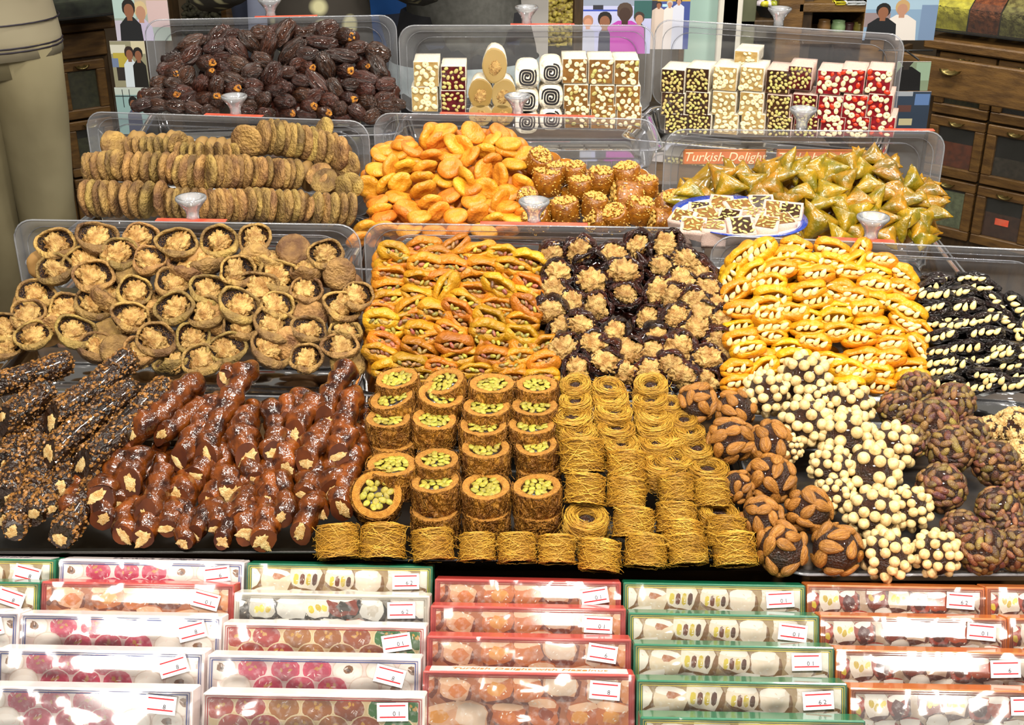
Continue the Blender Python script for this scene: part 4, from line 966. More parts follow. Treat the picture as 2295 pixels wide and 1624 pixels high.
def jelly_face(i, m):
    n = 6; P = [[((a/n-.5)*.955, -.045 - .02*nz(a*.9, b*.9, i*3), (b/n-.5)*.955) for a in range(n+1)] for b in range(n+1)]
    P0_ = np.array(P); v, f = grid_vf(P0_, cv=False); mb = MB().add(v, f)
    ring = [P[0][a] for a in range(n+1)] + [P[b][n] for b in range(1, n+1)] + [P[n][a] for a in range(n-1, -1, -1)] + [P[b][0] for b in range(n-1, 0, -1)]
    back = [(x*1.005, .06, z*1.005) for x, y, z in ring]; v, f = grid_vf(np.array([back, ring])); mb.add(v, f); return mb.mesh('jelly', m)
JF = {k: [jelly_face(i, m) for i in range(2)] for k, m in JEL.items()}
def scatter(rr, n, d):
    out = []
    for _ in range(600):
        p = (rr.uniform(-.41, .41), rr.uniform(-.41, .41))
        if all(math.hypot(p[0]-q[0], p[1]-q[1]) > d for q in out): out.append(p)
        if len(out) >= n: break
    return out
def delight(px, py, wpx, key, off, jel, nuts, nn, size, label, group, pink=False, roll=0, yaw=0, seed=0, hpx=None):
    tr = TR[key]; pl = Plane(tr['c'] + tr['n']*off, tr['n']); p, t = pl.hit(px, py); s = wpx*t/F; hs = (hpx or wpx)*t/F
    rr = random.Random(seed); B = tr['B']
    root = thing('turkish_delight', label, 'sweet', T(p) @ B @ RY(roll) @ RZ(yaw) @ SC(s, .045, hs), group)
    link('sugar_coat', (UP_ if pink else UB)[seed % 3], root); link('jelly', JF[jel][seed % 2], root)
    for x, z in scatter(rr, nn, size*1.02):
        me = rr.choice(nuts); k = size*rr.uniform(1.0, 1.5)
        link('nut', me, root, T(x, -.07, z) @ RX(90) @ RZ(rr.uniform(0, 360)) @ SC(k, k, k*.55))
    return root
# middle back tray
o_ = lambda x, y: (900 + x/7.172, 90 + y/7.172)
q_ = lambda x, y: (1200 + x/8.121, 90 + y/8.121)
lab = 'delight on back middle tray'
delight(*o_(395,545), 56, 'B2', .085, 'cream', NC, 15, .20, 'upper honey delight with hazelnut rings at the left end of tray', 'honey hazelnut delight', seed=1, hpx=56)
delight(*o_(370,950), 58, 'B2', .087, 'cream', NC, 14, .20, 'lower honey delight with hazelnut rings at the left end of tray', 'honey hazelnut delight', seed=2, hpx=56)
delight(*o_(835,610), 55, 'B2', .086, 'wine', NY, 18, .16, 'upper wine red delight with pistachios beside honey delight', 'wine red delight', seed=3, hpx=54)
delight(*o_(830,985), 55, 'B2', .088, 'wine', NY, 16, .16, 'lower wine red delight with pistachios beside honey delight', 'wine red delight', seed=4, hpx=50)
for r in range(3):
    for c in range(3):
        x = (715, 1190, 1660)[c] + r*22; y = (560, 1030, 1390)[r] + c*10
        delight(*q_(x, y), 55, 'B2', .088+.002*r, 'amber', NC+NY[:1], 14, .17, f'amber delight with mixed nuts, {ORD[r]} row and {ORD[c]} from left in its block', 'amber mixed nut delight', seed=10+r*3+c, hpx=55 if r < 2 else 52)
# walnut filled lumps
def lump(px, py, wpx, hpx, label, seed, roll=0):
    tr = TR['B2']; pl = Plane(tr['c'] + tr['n']*.09, tr['n']); p, t = pl.hit(px, py); s = wpx*t/F; hs = hpx*t/F; k = 20; P = []
    for sc, y in ((.2, .10), (.46, .10), (.5, .02), (.5, -.02)):
        P.append([(sc*s*(1+.10*nz(math.cos(2*math.pi*j/k)*1.5, math.sin(2*math.pi*j/k)*1.5, seed))*math.cos(2*math.pi*j/k), y*.5, sc*hs*(1+.10*nz(math.cos(2*math.pi*j/k)*1.5, 5, seed))*math.sin(2*math.pi*j/k)) for j in range(k)])
    root = thing('turkish_delight', label, 'sweet', T(p) @ tr['B'] @ RY(roll), 'walnut honey delight')
    v, f = grid_vf(np.array(P)); link('sugar_coat', MB().add(v, f + [tuple(range(k))]).mesh('sugar_coat', POWD), root)
    rim = [(x*.9, y-.001, z*.9) for x, y, z in P[-1]]; v, f = grid_vf(np.array([P[-1], rim])); mb = MB().add(v, f); mb.add(rim, [tuple(range(k))[::-1]]); link('jelly', mb.mesh('jelly', JEL['cream']), root)
    link('walnut_half', waln_me[seed % 5], root, T(0, -.011, -.004) @ RX(90) @ RZ(70) @ SC(.5*s, .5*s, .16*s))
lump(*o_(1500,390), 56, 80, 'honey delight with walnut filling, top one of the pyramid', 1)
lump(*o_(1270,840), 54, 70, 'honey delight with walnut filling, left one below the pyramid top', 2)
lump(*o_(1640,850), 54, 72, 'honey delight with walnut filling, right one below the pyramid top', 3, 10)
lump(*o_(1270,1180), 54, 50, 'honey delight with walnut filling, bottom left of the pyramid', 4)
lump(*o_(1620,1180), 54, 50, 'honey delight with walnut filling, bottom right of the pyramid', 5)
# black and white spirals
SPB = mat('black_fruit_sheet', '#2c2a2e', '#1c1a1e', rough=0.4, scale=10.0)
def spiral(px, py, wpx, label, seed, roll=0):
    tr = TR['B2']; pl = Plane(tr['c'] + tr['n']*.09, tr['n']); p, t = pl.hit(px, py); s = wpx*t/F; k = 24
    def rr(a, sc): q = (abs(math.cos(a))**3.2+abs(math.sin(a))**3.2)**(-1/3.2); return sc*s*q
    P = [[(rr(2*math.pi*j/k, sc)*math.cos(2*math.pi*j/k), y, rr(2*math.pi*j/k, sc)*1.02*math.sin(2*math.pi*j/k)) for j in range(k)] for sc, y in ((.1, .07), (.47, .07), (.5, .06), (.5, .005), (.48, 0), (.02, 0))]
    root = thing('turkish_delight', label, 'sweet', T(p) @ tr['B'] @ RY(roll), 'black and white spiral delight')
    v, f = grid_vf(np.array(P)); link('white_sheet', MB().add(v, f).mesh('white_sheet', POWD), root)
    n = 70; R = []
    for i in range(n):
        a = seed + 3.1*2*math.pi*i/n; q0 = .04 + .34*i/n; w_ = .052*(1-.5*abs(i/n-.5)) if i > 6 else .06
        R.append([(rr(a, q0-w_/1.3)*math.cos(a), y, rr(a, q0-w_/1.3)*math.sin(a)) for y in (0, -.0012)] + [(rr(a, q0+w_/1.3)*math.cos(a), y, rr(a, q0+w_/1.3)*math.sin(a)) for y in (-.0012, 0)])
    v, f = grid_vf(np.array(R)); link('black_spiral', MB().add(v, f, smooth=False).mesh('black_spiral', SPB), root)
spiral(*o_(2020,590), 54, 'upper left black and white spiral roll delight', 0.4); spiral(*q_(290,590), 52, 'upper right black and white spiral roll delight', 1.0)
spiral(*o_(2010,985), 54, 'lower left black and white spiral roll delight', 2.2); spiral(*q_(285,1040), 54, 'lower right black and white spiral roll delight', 3.0)
spiral(*o_(2010,1320), 52, 'bottom left black and white spiral roll delight', 1.6); spiral(*q_(285,1440), 50, 'bottom right black and white spiral roll delight', 0.8)
# right back tray: three rows, nine columns
r1 = lambda x, y: (1460 + x/7.172, 90 + y/7.172)
r2 = lambda x, y: (1700 + x/7.172, 90 + y/7.172)
colsB = [('dark', NY, 26, .135, (r1(345,660), r1(345,1030), r1(400,1345)), 'dark green delight full of pistachios', False),
 ('dark', NY, 26, .135, (r1(735,640), r1(735,1020), r1(770,1345)), 'dark delight with yellow pistachios', False),
 ('cream', NC, 18, .18, (r1(1180,620), r1(1165,1020), r1(1200,1345)), 'honey delight packed with hazelnuts', False),
 ('cream', NC, 18, .18, (r1(1610,625), r1(1605,1030), r1(1630,1345)), 'honey delight with whole hazelnuts', False),
 ('dark', NY, 24, .14, (r2(310,670), r2(320,1070), r2(335,1390)), 'black delight with pistachio slices', True),
 ('wine', NY, 24, .14, (r2(660,610), r2(735,1060), r2(760,1390)), 'deep red delight with pistachio slices', True),
 ('red', NC+NR, 14, .21, (r2(1130,680), r2(1150,1090), r2(1190,1390)), 'red pomegranate delight with hazelnut rings', True),
 ('red', NC+NR, 14, .21, (r2(1510,660), r2(1545,1070), r2(1580,1390)), 'ruby delight with hazelnuts and red bits', True),
 ('red', NC+NR, 14, .21, (r2(1930,670), r2(1950,1060), r2(1990,1390)), 'bright red delight with hazelnut rings', True)]
for c, (j, nt_, nn, sz, pos, word, pink) in enumerate(colsB):
    for r, (x, y) in enumerate(pos):
        delight(x, y, 53, 'B3', .095+.002*r, j, nt_, nn, sz, f'{word}, {("top", "middle", "bottom")[r]} of the {ORD[c]} stack from left', 'delight stacks on the right back tray', pink, seed=40+c*3+r, hpx=53 if r < 2 else 46)
delight(1672, 130, 52, 'B3', .05, 'cream', NC, 8, .17, 'powdered white delight bar lying on top behind hazelnut stacks', 'delight stacks on the right back tray', seed=90, hpx=30)

# ------------------------------------------------------------------ plate of nut delight pieces
pc, pt_ = TR['M3']['plane'].hit(1657, 486, -.10); ps = 150*pt_/F
PLATEM = mat('glazed_white_china', '#f3efe6', rough=0.2, coat=0.6); BLUEM = mat('cobalt_blue_glaze', '#1c2f8c', '#3a55b5', rough=0.2, scale=40.0, coat=0.6)
root = thing('china_plate', 'white china plate with blue rim set across the front lids', 'plate', T(pc) @ RX(-1) @ RY(2) @ SC(ps))
link('dish', MB().add(*lathe_vf([(0, -.13), (.45, -.13), (.55, -.15), (.56, -.12), (.95, .0), (1.0, .02), (.985, .03), (.55, -.085), (0, -.09)], 48)).mesh('dish', PLATEM), root)
link('blue_rim', MB().add(*lathe_vf([(.90, .008), (1.003, .035), (1.008, .018), (.985, .008)], 48)).mesh('blue_rim', BLUEM), root)
pieces = [(215,1315),(340,1285),(470,1300),(610,1285),(100,1370),(250,1360),(400,1368),(555,1350),(700,1325),(795,1335),(170,1425),(300,1430),(480,1432),(640,1412),(740,1388)]
pq = [ZCn(x, y) for x, y in pieces]; rc = rows_of(pq, 24); r_ = random.Random(66)
pplane = Plane(pc + Vector((0, 0, .010)), (0, .02, 1))
for i, (x, y) in enumerate(pq):
    p, t = pplane.hit(x, y+6); s = .036*r_.uniform(.9, 1.1)
    root = thing('turkish_delight', f'powdered nut delight cube, {where(rc[i], "plate pieces")}', 'sweet', T(p) @ RZ(r_.uniform(-40, 40)) @ RX(-62+r_.uniform(-20, 20)) @ SC(s, s*.55, s*.8), 'delight pieces on the plate')
    link('sugar_coat', UP_[i % 3], root, RY(r_.uniform(-12, 12))); link('jelly', JF['dark' if i % 3 == 0 else 'amber'][i % 2], root, SC(r_.uniform(.76, .88), 1.5, r_.uniform(.74, .88)))
    for a, b in scatter(r_, 12, .19):
        a *= .9; b *= .9
        k = .16*r_.uniform(.9, 1.3); link('nut', r_.choice(NY), root, T(a, -.09, b) @ RX(90) @ RZ(r_.uniform(0, 360)) @ SC(k*1.3, k*.8, k*.6))

# ------------------------------------------------------------------ orange signs on the riser
SIGN = mat('orange_sign_card', '#c96a1e', '#b85a18', rough=0.5, scale=30.0); SIGNT = mat('cream_sign_lettering', '#e6d3a8', rough=0.5); SIGNB = mat('sign_border_gold', '#8a5a14', rough=0.5)
for (xa, ya, xb, yb, lb) in ((1531, 333, 1713, 366, 'orange Turkish Delight sign on the left of the riser'), (1740, 333, 1922, 368, 'orange Turkish Delight sign half hidden by pastries')):
    a = at_depth_y(xa, ya, 2.10); b = at_depth_y(xb, yb, 2.10); w_ = b.x-a.x; h_ = a.z-b.z
    root = thing('shop_sign', lb, 'sign', T((a.x+b.x)/2, 2.094, (a.z+b.z)/2) @ RX(90), 'orange riser signs')
    link('card', MB().add(*box_vf(w_, h_, .003), smooth=False).mesh('card', SIGN), root)
    mb = MB()
    for x, y, ww, hh in ((0, h_/2-.0012, w_, .0012), (0, -h_/2+.0012, w_, .0012), (-w_/2+.0012, 0, .0012, h_), (w_/2-.0012, 0, .0012, h_)): mb.add(*box_vf(ww, hh, .0006, (x, y, .0018)), smooth=False)
    link('border', mb.mesh('border', SIGNB), root)
    me = text_mesh('Turkish Delight', .0225, SIGNT, .25); link('lettering', me, root, T(0, 0, .0018))

# ------------------------------------------------------------------ boxed delight in front
def poly(cx, cy, rx, ry, n=12, sq=2.0, jit=.08, rr=random, rot=0):
    out = []
    for k in range(n):
        a = 2*math.pi*k/n; q = (abs(math.cos(a))**sq+abs(math.sin(a))**sq)**(-1/sq)*(1+rr.uniform(-jit, jit)); x, y = q*rx*math.cos(a), q*ry*math.sin(a)
        out.append((cx+x*math.cos(rot)-y*math.sin(rot), cy+x*math.sin(rot)+y*math.cos(rot)))
    return out
BW, BH, BT = .205, .118, .030
def picture(kind):
    """flat print of the box face, layered polygons; u in [0,BW], v down from the top edge"""
    rr = random.Random({'pink': 1, 'round': 2, 'green': 3, 'red': 4, 'orange': 5, 'silver': 6}[kind]); mb = MB(); lay = [0]
    x0, x1, y0, y1 = .006, BW-.006, .004, BH-.006
    def put(pts, col):
        lay[0] += 1; z = .0002 + lay[0]*.000006
        pts = [(min(max(x, x0), x1), -min(max(y, y0), y1), z) for x, y in pts]; mb.add(pts, [tuple(range(len(pts)))[::-1]], col=lin(col), smooth=False)
    bg = {'pink': '#f3ddd6', 'round': '#e9cf9c', 'green': '#b59a72', 'red': '#b5714a', 'orange': '#c8b096', 'silver': '#8e867a'}[kind]
    put([(x0, y0), (x1, y0), (x1, y1), (x0, y1)], bg)
    if kind in ('pink', 'round'):
        for r in range(6):
            for c in range(8):
                cx = .014 + c*.0305 + (.0150 if r % 2 else 0) + rr.uniform(-.001, .001); cy = .013 + r*.0185
                if kind == 'pink':
                    pink = 1 <= c <= 3; col = '#cf3f62' if pink else '#f6ece2'; ring = '#f6ded8' if pink else '#e2cdbe'; ctr = '#c28a40' if pink else '#8a5c34'
                else:
                    col = ('#b83e2a', '#b23630', '#b27230', '#a8662c', '#a05228', '#3c7636', '#3c7636', '#3c7636')[c]; ring = '#f0dcb0'; ctr = '#d2a040'
                put(poly(cx, cy, .0152, .0128, 18, 2.1, .02, rr), ring); put(poly(cx, cy, .0140, .0117, 18, 2.1, .03, rr), col)
                put(poly(cx, cy+.002, .0115, .0080, 14, 2.1, .05, rr), {'#cf3f62': '#c0355a', '#f6ece2': '#fbf4ec'}.get(col, col))
                if pink if kind == 'pink' else True:
                    for _ in range(4): put(poly(cx+rr.uniform(-.005, .005), cy-.002+rr.uniform(-.003, .003), .0022, .0014, 6, 2, .35, rr, rr.uniform(0, 3)), ctr)
                elif (c+r) % 2 == 0: put(poly(cx, cy-.001, .0048, .0042, 10, 2, .25, rr), ctr); put(poly(cx+.001, cy, .002, .002, 7, 2, .3, rr), '#5a3620')
                for _ in range(4): put(poly(cx+rr.uniform(-.011, .011), cy+rr.uniform(-.009, .009), .0022, .0005, 5, 2, .4, rr, rr.uniform(0, 3)), '#f8e4dc')
    else:
        cols = {'green': ['#efe6d4', '#e9dcc2', '#f4eee0', '#e8d8bc', '#f0e6d2', '#efe0cc'], 'red': ['#cc7a40', '#d8935c', '#e8cbb0', '#c46e38', '#dfae88', '#b85e36'],
                'orange': ['#b03a1c', '#eadccb', '#bc5026', '#dfc9b2', '#82280f', '#f0e6d8', '#d8c6b0', '#9a3418'], 'silver': ['#e0ded6', '#b84a1c', '#cfccc0', '#453e34', '#e8e4da', '#8c3418', '#b0aa98']}[kind]
        n = {'green': 6, 'red': 6, 'orange': 8, 'silver': 7}[kind]; wv = BW/n
        dark_ = {'green': '#8a6238', 'red': '#7c3c22', 'orange': '#5c2a1a', 'silver': '#2c2822'}[kind]
        for r in range(5):
            for c in range(n+1):
                cx = c*wv + (wv/2 if r % 2 else 0) + rr.uniform(-.004, .004); cy = .015 + r*.0265 + rr.uniform(-.004, .004); col = rr.choice(cols); rot = rr.uniform(-.25, .25)
                ww = wv*rr.uniform(.40, .54); hh = rr.uniform(.0105, .0140)
                put(poly(cx+.002, cy+.003, ww*1.06, hh*1.08, 12, 4, .10, rr, rot), dark_)
                put(poly(cx, cy, ww, hh, 14, 4.5, .10, rr, rot), col)
                put(poly(cx-.001, cy-hh*.62, ww*.9, hh*.34, 10, 3.5, .15, rr, rot), '#faf4ea' if kind != 'red' else '#eec6a2')
                q = rr.random()
                if kind == 'green' and q < .30:
                    for k in range(4): put(poly(cx-ww*.6+k*ww*.4, cy+.004, ww*.17, hh*.5, 8, 2.5, .1, rr, .1), ('#dcc84a', '#74381c', '#d4bc38', '#5e3420')[k])
                elif kind == 'green' and q < .5: put(poly(cx+.002, cy-.004, ww*.45, .0035, 9, 2, .3, rr), '#b87a54')
                elif kind in ('orange', 'silver') and q < .34:
                    for k in range(3): put(poly(cx-ww*.5+k*ww*.5+rr.uniform(-.001, .001), cy+.002+rr.uniform(-.003, .003), ww*.22, .0042, 9, 2, .12, rr, rr.uniform(-.9, .9)), rr.choice(('#dcc62c', '#c6ac22', '#e6d65a')))
                elif kind == 'orange' and q < .75: put(poly(cx, cy+.003, ww*.6, .0075, 10, 2, .3, rr), rr.choice(('#86180e', '#be3616', '#54160f', '#a4401c')))
                elif kind == 'silver' and q < .6: put(poly(cx, cy+.002, ww*.5, .006, 10, 2, .3, rr), rr.choice(('#a83c14', '#cfc8ba', '#3c342a')))
                elif kind == 'red':
                    put(poly(cx+rr.uniform(-.004, .004), cy+.002, ww*.55, .0065, 10, 2, .25, rr), rr.choice(('#bc5c26', '#e0a04c', '#98441f', '#d28040')))
                    if q < .35: put(poly(cx, cy, ww*.9, hh*.9, 12, 4, .06, rr, rot), '#e4cdb6')
                for _ in range(6): put(poly(cx+rr.uniform(-.012, .012), cy+rr.uniform(-.011, .011), .0014, .0006, 5, 2, .4, rr, rr.uniform(0, 3)), rr.choice(('#fffaf0', '#e8d8c4')))
    return mb.mesh('printed_picture', PRINT)
PIC = {k: picture(k) for k in ('pink', 'round', 'green', 'red', 'orange', 'silver')}
BORD = {'pink': ('#f4e6e4', '#3a4f9a'), 'round': ('#f6ece6', '#b5242a'), 'green': ('#0d6a48', '#e3d25a'), 'red': ('#c0423a', '#a02a20'), 'orange': ('#c2682a', '#8a3a18'), 'silver': ('#d8d2c6', '#b0a898')}
BODYM = {k: mat('carton_'+k, c[0], rough=0.35, coat=0.7) for k, c in BORD.items()}; LINEM = {k: mat('carton_line_'+k, c[1], rough=0.4) for k, c in BORD.items()}
CELLO = clear_plastic('cellophane_wrap', (0.99, 0.99, 0.99), 0.07, 0.025, 1.3)
body_me = {k: MB().add(*box_vf(BW, BH, BT, (BW/2, -BH/2, -BT/2), .0012), smooth=False).mesh('carton', BODYM[k]) for k in BORD}
def border(k):
    mb = MB()
    for off, wd in ((.0028, .0005), (.0048, .0009)):
        for x, y, ww, hh in ((BW/2, -off, BW-2*off, wd), (BW/2, -BH+off, BW-2*off, wd), (off, -BH/2, wd, BH-2*off), (BW-off, -BH/2, wd, BH-2*off)): mb.add(*box_vf(ww, hh, .0004, (x, y, .0009)), smooth=False)
    return mb.mesh('border_line', LINEM[k])
bord_me = {k: border(k) for k in BORD}
def wrap(i):
    """crinkled clear wrap a hair above the printed face"""
    nx, ny = 28, 16; P = [[(BW*a/nx, -BH*b/ny, .0018+.0012*nz(a*.35+i*9, b*.5, i) + .0006*nz(a*1.1, b*1.3+i, 4)) for a in range(nx+1)] for b in range(ny+1)]
    v, f = grid_vf(np.array(P), cv=False); return MB().add(v, [q[::-1] for q in f]).mesh('cellophane', CELLO)
wrap_me = variants(wrap, 3)
stick_me = MB().add(*box_vf(.030, .0175, .0005, (0, 0, 0)), smooth=False).mesh('price_sticker', WHITE)
line_me = MB().add(*box_vf(.025, .0013, .0003), smooth=False).mesh('red_line', REDINK)
PRICE = {s: text_mesh(s, .0062, DARKINK) for s in ('8', '6 2', '0 1', '6')}
B3L = [  # column word, column, [(left px, right px, y of top edge px, kind, sticker tilt, text)]
 ('leftmost', [(-300,125,1250,'green',-14,'8'),(-345,90,1301,'green',-18,'8'),(-400,43,1368,'pink',14,'8')]),
 ('second', [(133,547,1256,'pink',8,'6'),(93,525,1306,'red',-14,'0 1'),(48,497,1378,'pink',16,'8'),(-8,458,1457,'pink',18,'8'),(-52,432,1541,'pink',-5,'8')]),
 ('third', [(553,970,1265,'green',2,'6 2'),(525,963,1331,'silver',2,'6 2'),(500,955,1399,'round',10,'0 1'),(465,943,1471,'pink',-14,'8'),(455,952,1556,'round',2,'0 1')]),
 ('fourth', [(975,1392,1300,'red',10,'0 1'),(965,1403,1360,'red',-2,'0 1'),(957,1415,1428,'red',-8,'6'),(948,1423,1507,'red',-4,'8')]),
 ('fifth', [(1397,1805,1308,'green',4,'0 1'),(1408,1836,1376,'green',-6,'0 1'),(1420,1870,1446,'green',2,'0 1'),(1427,1899,1527,'green',4,'6 2'),(1435,1940,1610,'green',0,'6')]),
 ('sixth', [(1808,2207,1313,'orange',-3,'6 2'),(1838,2256,1382,'orange',-4,'0 1'),(1873,2313,1459,'orange',2,'6'),(1905,2362,1545,'orange',2,'6')]),
 ('rightmost', [(2209,2610,1318,'orange',0,'6'),(2258,2680,1388,'orange',0,'6'),(2316,2760,1466,'orange',0,'6')])]
LEAN = 29.0; ZTOP = .79
kw = {'pink': 'white box picturing pink round delight', 'round': 'white box with red, amber and green rounds', 'green': 'green-edged box of white powdered delight', 'red': 'red-edged box of peach-coloured delight', 'orange': 'orange-edged box of red and white delight', 'silver': 'borderless box of mixed dark delight'}
r_ = random.Random(77); SHOWTXT = {('second', 0): ('Turkish Delight', DARKINK, .016), ('fourth', 3): ('Turkish Delight with Hazelnut', GOLDINK, .0125), ('leftmost', 0): ('Turkish Delight Almond', DARKINK, .014)}
for cw, L in B3L:
    for k, (xl, xr, y, kind, tilt, txt) in enumerate(L):
        dy = (xr-xl)*.018
        a = at_z(xl, y-dy/2, ZTOP); b = at_z(xr, y+dy/2, ZTOP); u = (b-a); w_ = u.length; u.normalize(); n = Vector((0, -math.cos(math.radians(LEAN)), math.sin(math.radians(LEAN))))
        n = (n - u*n.dot(u)).normalized(); v = n.cross(u)
        B = Matrix((u, v, n)).transposed().to_4x4()
        root = thing('delight_box', f'{kw[kind]}, {ORD[k]} from back, {cw} column', 'box', T(a) @ B @ SC(w_/BW, 1, 1), f'boxes in the {cw} column')
        link('carton', body_me[kind], root); link('printed_picture', PIC[kind], root); link('border_line', bord_me[kind], root); link('cellophane', wrap_me[r_.randrange(3)], root)
        s = link('price_sticker', stick_me, root, T(BW-.029, -.0155+r_.uniform(-.002, .002), .0036) @ RZ(tilt) @ SC(BW/w_, 1, 1))
        link('red_line', line_me, s, T(0, .0060, .0003)); link('red_line', line_me, s, T(0, -.0048, .0003)); link('price', PRICE[txt], s, T(.004, -.0018, .0003))
        if (cw, k) in SHOWTXT:
            st_, m_, sz = SHOWTXT[(cw, k)]; band = MB().add(*box_vf(BW*.94, BT*.8, .0004), smooth=False).mesh('white_band', BODYM['pink'])
            q = link('title_band', band, root, T(BW/2, .0003, -BT/2) @ RX(-90)); link('title', text_mesh(st_, sz, m_, .2), q, T(0, 0, .0003))

# ------------------------------------------------------------------ background: cabinets, shelves, bins, photographs, people
BRASS = mat('dull_brass', '#8a7a4a', '#6a5c34', rough=0.35, metallic=0.8, scale=20.0)
DARKIN = mat('dark_drawer_inside', '#1c1712', '#2a221a', rough=0.9, scale=6.0)
CABW = mat('walnut_cabinet_wood', '#6b4d24', '#4c3417', rough=0.5, scale=5.0, stretch=(3, 3, 14), detail=4.0, bump=0.12, bscale=30.0)
CABD = mat('dark_cabinet_wood', '#4a371f', '#352614', rough=0.5, scale=5.0, stretch=(14, 3, 3), detail=4.0)
def strips(w, h, t, d, m, name, z=0):
    mb = MB()
    for x, y, ww, hh in ((0, h/2-t/2, w, t), (0, -h/2+t/2, w, t), (-w/2+t/2, 0, t, h-2*t), (w/2-t/2, 0, t, h-2*t)): mb.add(*box_vf(ww, d, hh, (x, z, y), .003), smooth=False)
    return mb.mesh(name, m)
def cup_handle():
    mb = MB(); P = []
    for i in range(9):
        a = math.pi*i/8; P.append([(.026*math.cos(a)*q, -.016*math.sin(math.pi*k/4), -.014*math.sin(a)*q+.002) for k, q in enumerate((1, .97, .85, .6, .3))])
    v, f = grid_vf(np.array(P), cv=False); mb.add(v, f); return mb.mesh('handle', BRASS)
handle_me = cup_handle()
def cabinet(label, x, y, ztop, theta, side, colw, rowh, contents, topdrawer=True, pulled=None):
    n = len(contents[0]); wc = n*colw + .04; root = thing('spice_cabinet', label, 'cabinet', T(x, y, 0) @ RZ(theta))
    sx = 1 if side == 'right' else -1; cx = sx*wc/2
    link('body', MB().add(*box_vf(wc, .42, ztop-.03, (cx, .24, (ztop-.03)/2), .004), smooth=False).mesh('body', CABD), root)
    link('top_board', MB().add(*box_vf(wc+.05, .48, .03, (cx, .22, ztop-.015), .005), smooth=False).mesh('top_board', CABW), root)
    z = ztop - .035
    if topdrawer:
        d = link('drawer', MB().add(*box_vf(wc-.01, .02, .085, (0, 0, 0), .004), smooth=False).mesh('drawer', CABW), root, T(cx, .02, z-.045)); link('handle', handle_me, d, T(sx*.0, -.012, .012) @ SC(1.2)); z -= .095
    for r, row in enumerate(contents):
        for c, k in enumerate(row):
            xx = sx*(.02 + colw*(c+.5)); w_, h_ = colw-.008, rowh-.008
            d = link('drawer', strips(w_, h_, .032, .02, CABW, 'drawer_frame'), root, T(xx, .015, z-rowh/2))
            link('pane', MB().add(*box_vf(w_-.06, .003, h_-.06), smooth=False).mesh('pane', GLASS), d, T(0, .004, 0))
            link('inside', MB().add(*box_vf(w_-.06, .004, h_-.06), smooth=False).mesh('inside', DARKIN), d, T(0, .0145, 0))
            if k:
                hh = (h_-.06)*k[1]; m = mat('spice_'+k[0].strip('#'), k[0], tuple(q*.55 for q in lin(k[0])), rough=0.9, scale=60.0)
                link('spice', MB().add(*box_vf(w_-.064, .006, hh, (0, 0, -(h_-.06)/2+hh/2)), smooth=False).mesh('spice', m), d, T(0, .0095, 0))
            link('handle', handle_me, d, T(0, -.011, h_/2-.014))
            if k and len(k) > 2: link('red_label', MB().add(*box_vf(.045, .001, .022), smooth=False).mesh('red_label', REDTAPE), d, T(0, .001, -.01))
        z -= rowh
    link('plinth', MB().add(*box_vf(wc-.02, .40, max(.02, z-.0), (cx, .26, max(.01, z/2))), smooth=False).mesh('plinth', CABD), root)
    return root
pL = at_depth_y(252, 150, 4.4); zL = at_depth_y(238, 42, 4.4).z
cabinet('brown wooden drawer cabinet at left behind the trousers', pL.x, pL.y, zL, 36, 'left', .172, .205,
        [[('#6f6a48', .95), ('#5c5058', .9), ('#4a4438', .5), ('#6a6450', .5)], [('#7a7454', .75), ('#2c2a26', .4), ('#6a6450', .5), ('#4a4438', .5)], [('#5a5444', .6), ('#8c8850', .8), ('#4a4438', .5), ('#6a6450', .5)]])
pR = at_depth_y(2084, 150, 4.1); zR = at_depth_y(2084, 86, 4.1).z
cabR = cabinet('brown wooden drawer cabinet at right with red labels', pR.x, pR.y, zR, -42, 'right', .195, .205,
        [[('#a8a03c', .35, 1), ('#463a34', .5, 1), ('#8a8a5a', .5), ('#6a6450', .5)], [('#b0522a', .6), ('#6e5c50', .45), ('#a8a86a', .6), ('#6a6450', .5)], [('#b8bc98', .9), ('#7a4632', .6, 1), ('#a8ac7c', .9), ('#6a6450', .5)]], topdrawer=False)
# pulled-out top drawer of the right cabinet
dw = link('pulled_drawer', MB().add(*box_vf(.50, .02, .12, (0, -.15, 0), .004), smooth=False).mesh('pulled_drawer', CABW), cabR, T(.16, 0, zR-.085))
link('drawer_side', MB().add(*box_vf(.015, .16, .11, (.242, -.065, 0)), smooth=False).mesh('drawer_side', CABD), dw); link('drawer_side', MB().add(*box_vf(.015, .16, .11, (-.242, -.065, 0)), smooth=False).mesh('drawer_side', CABD), dw)
link('handle', handle_me, dw, T(-.02, -.162, .03) @ SC(1.3))
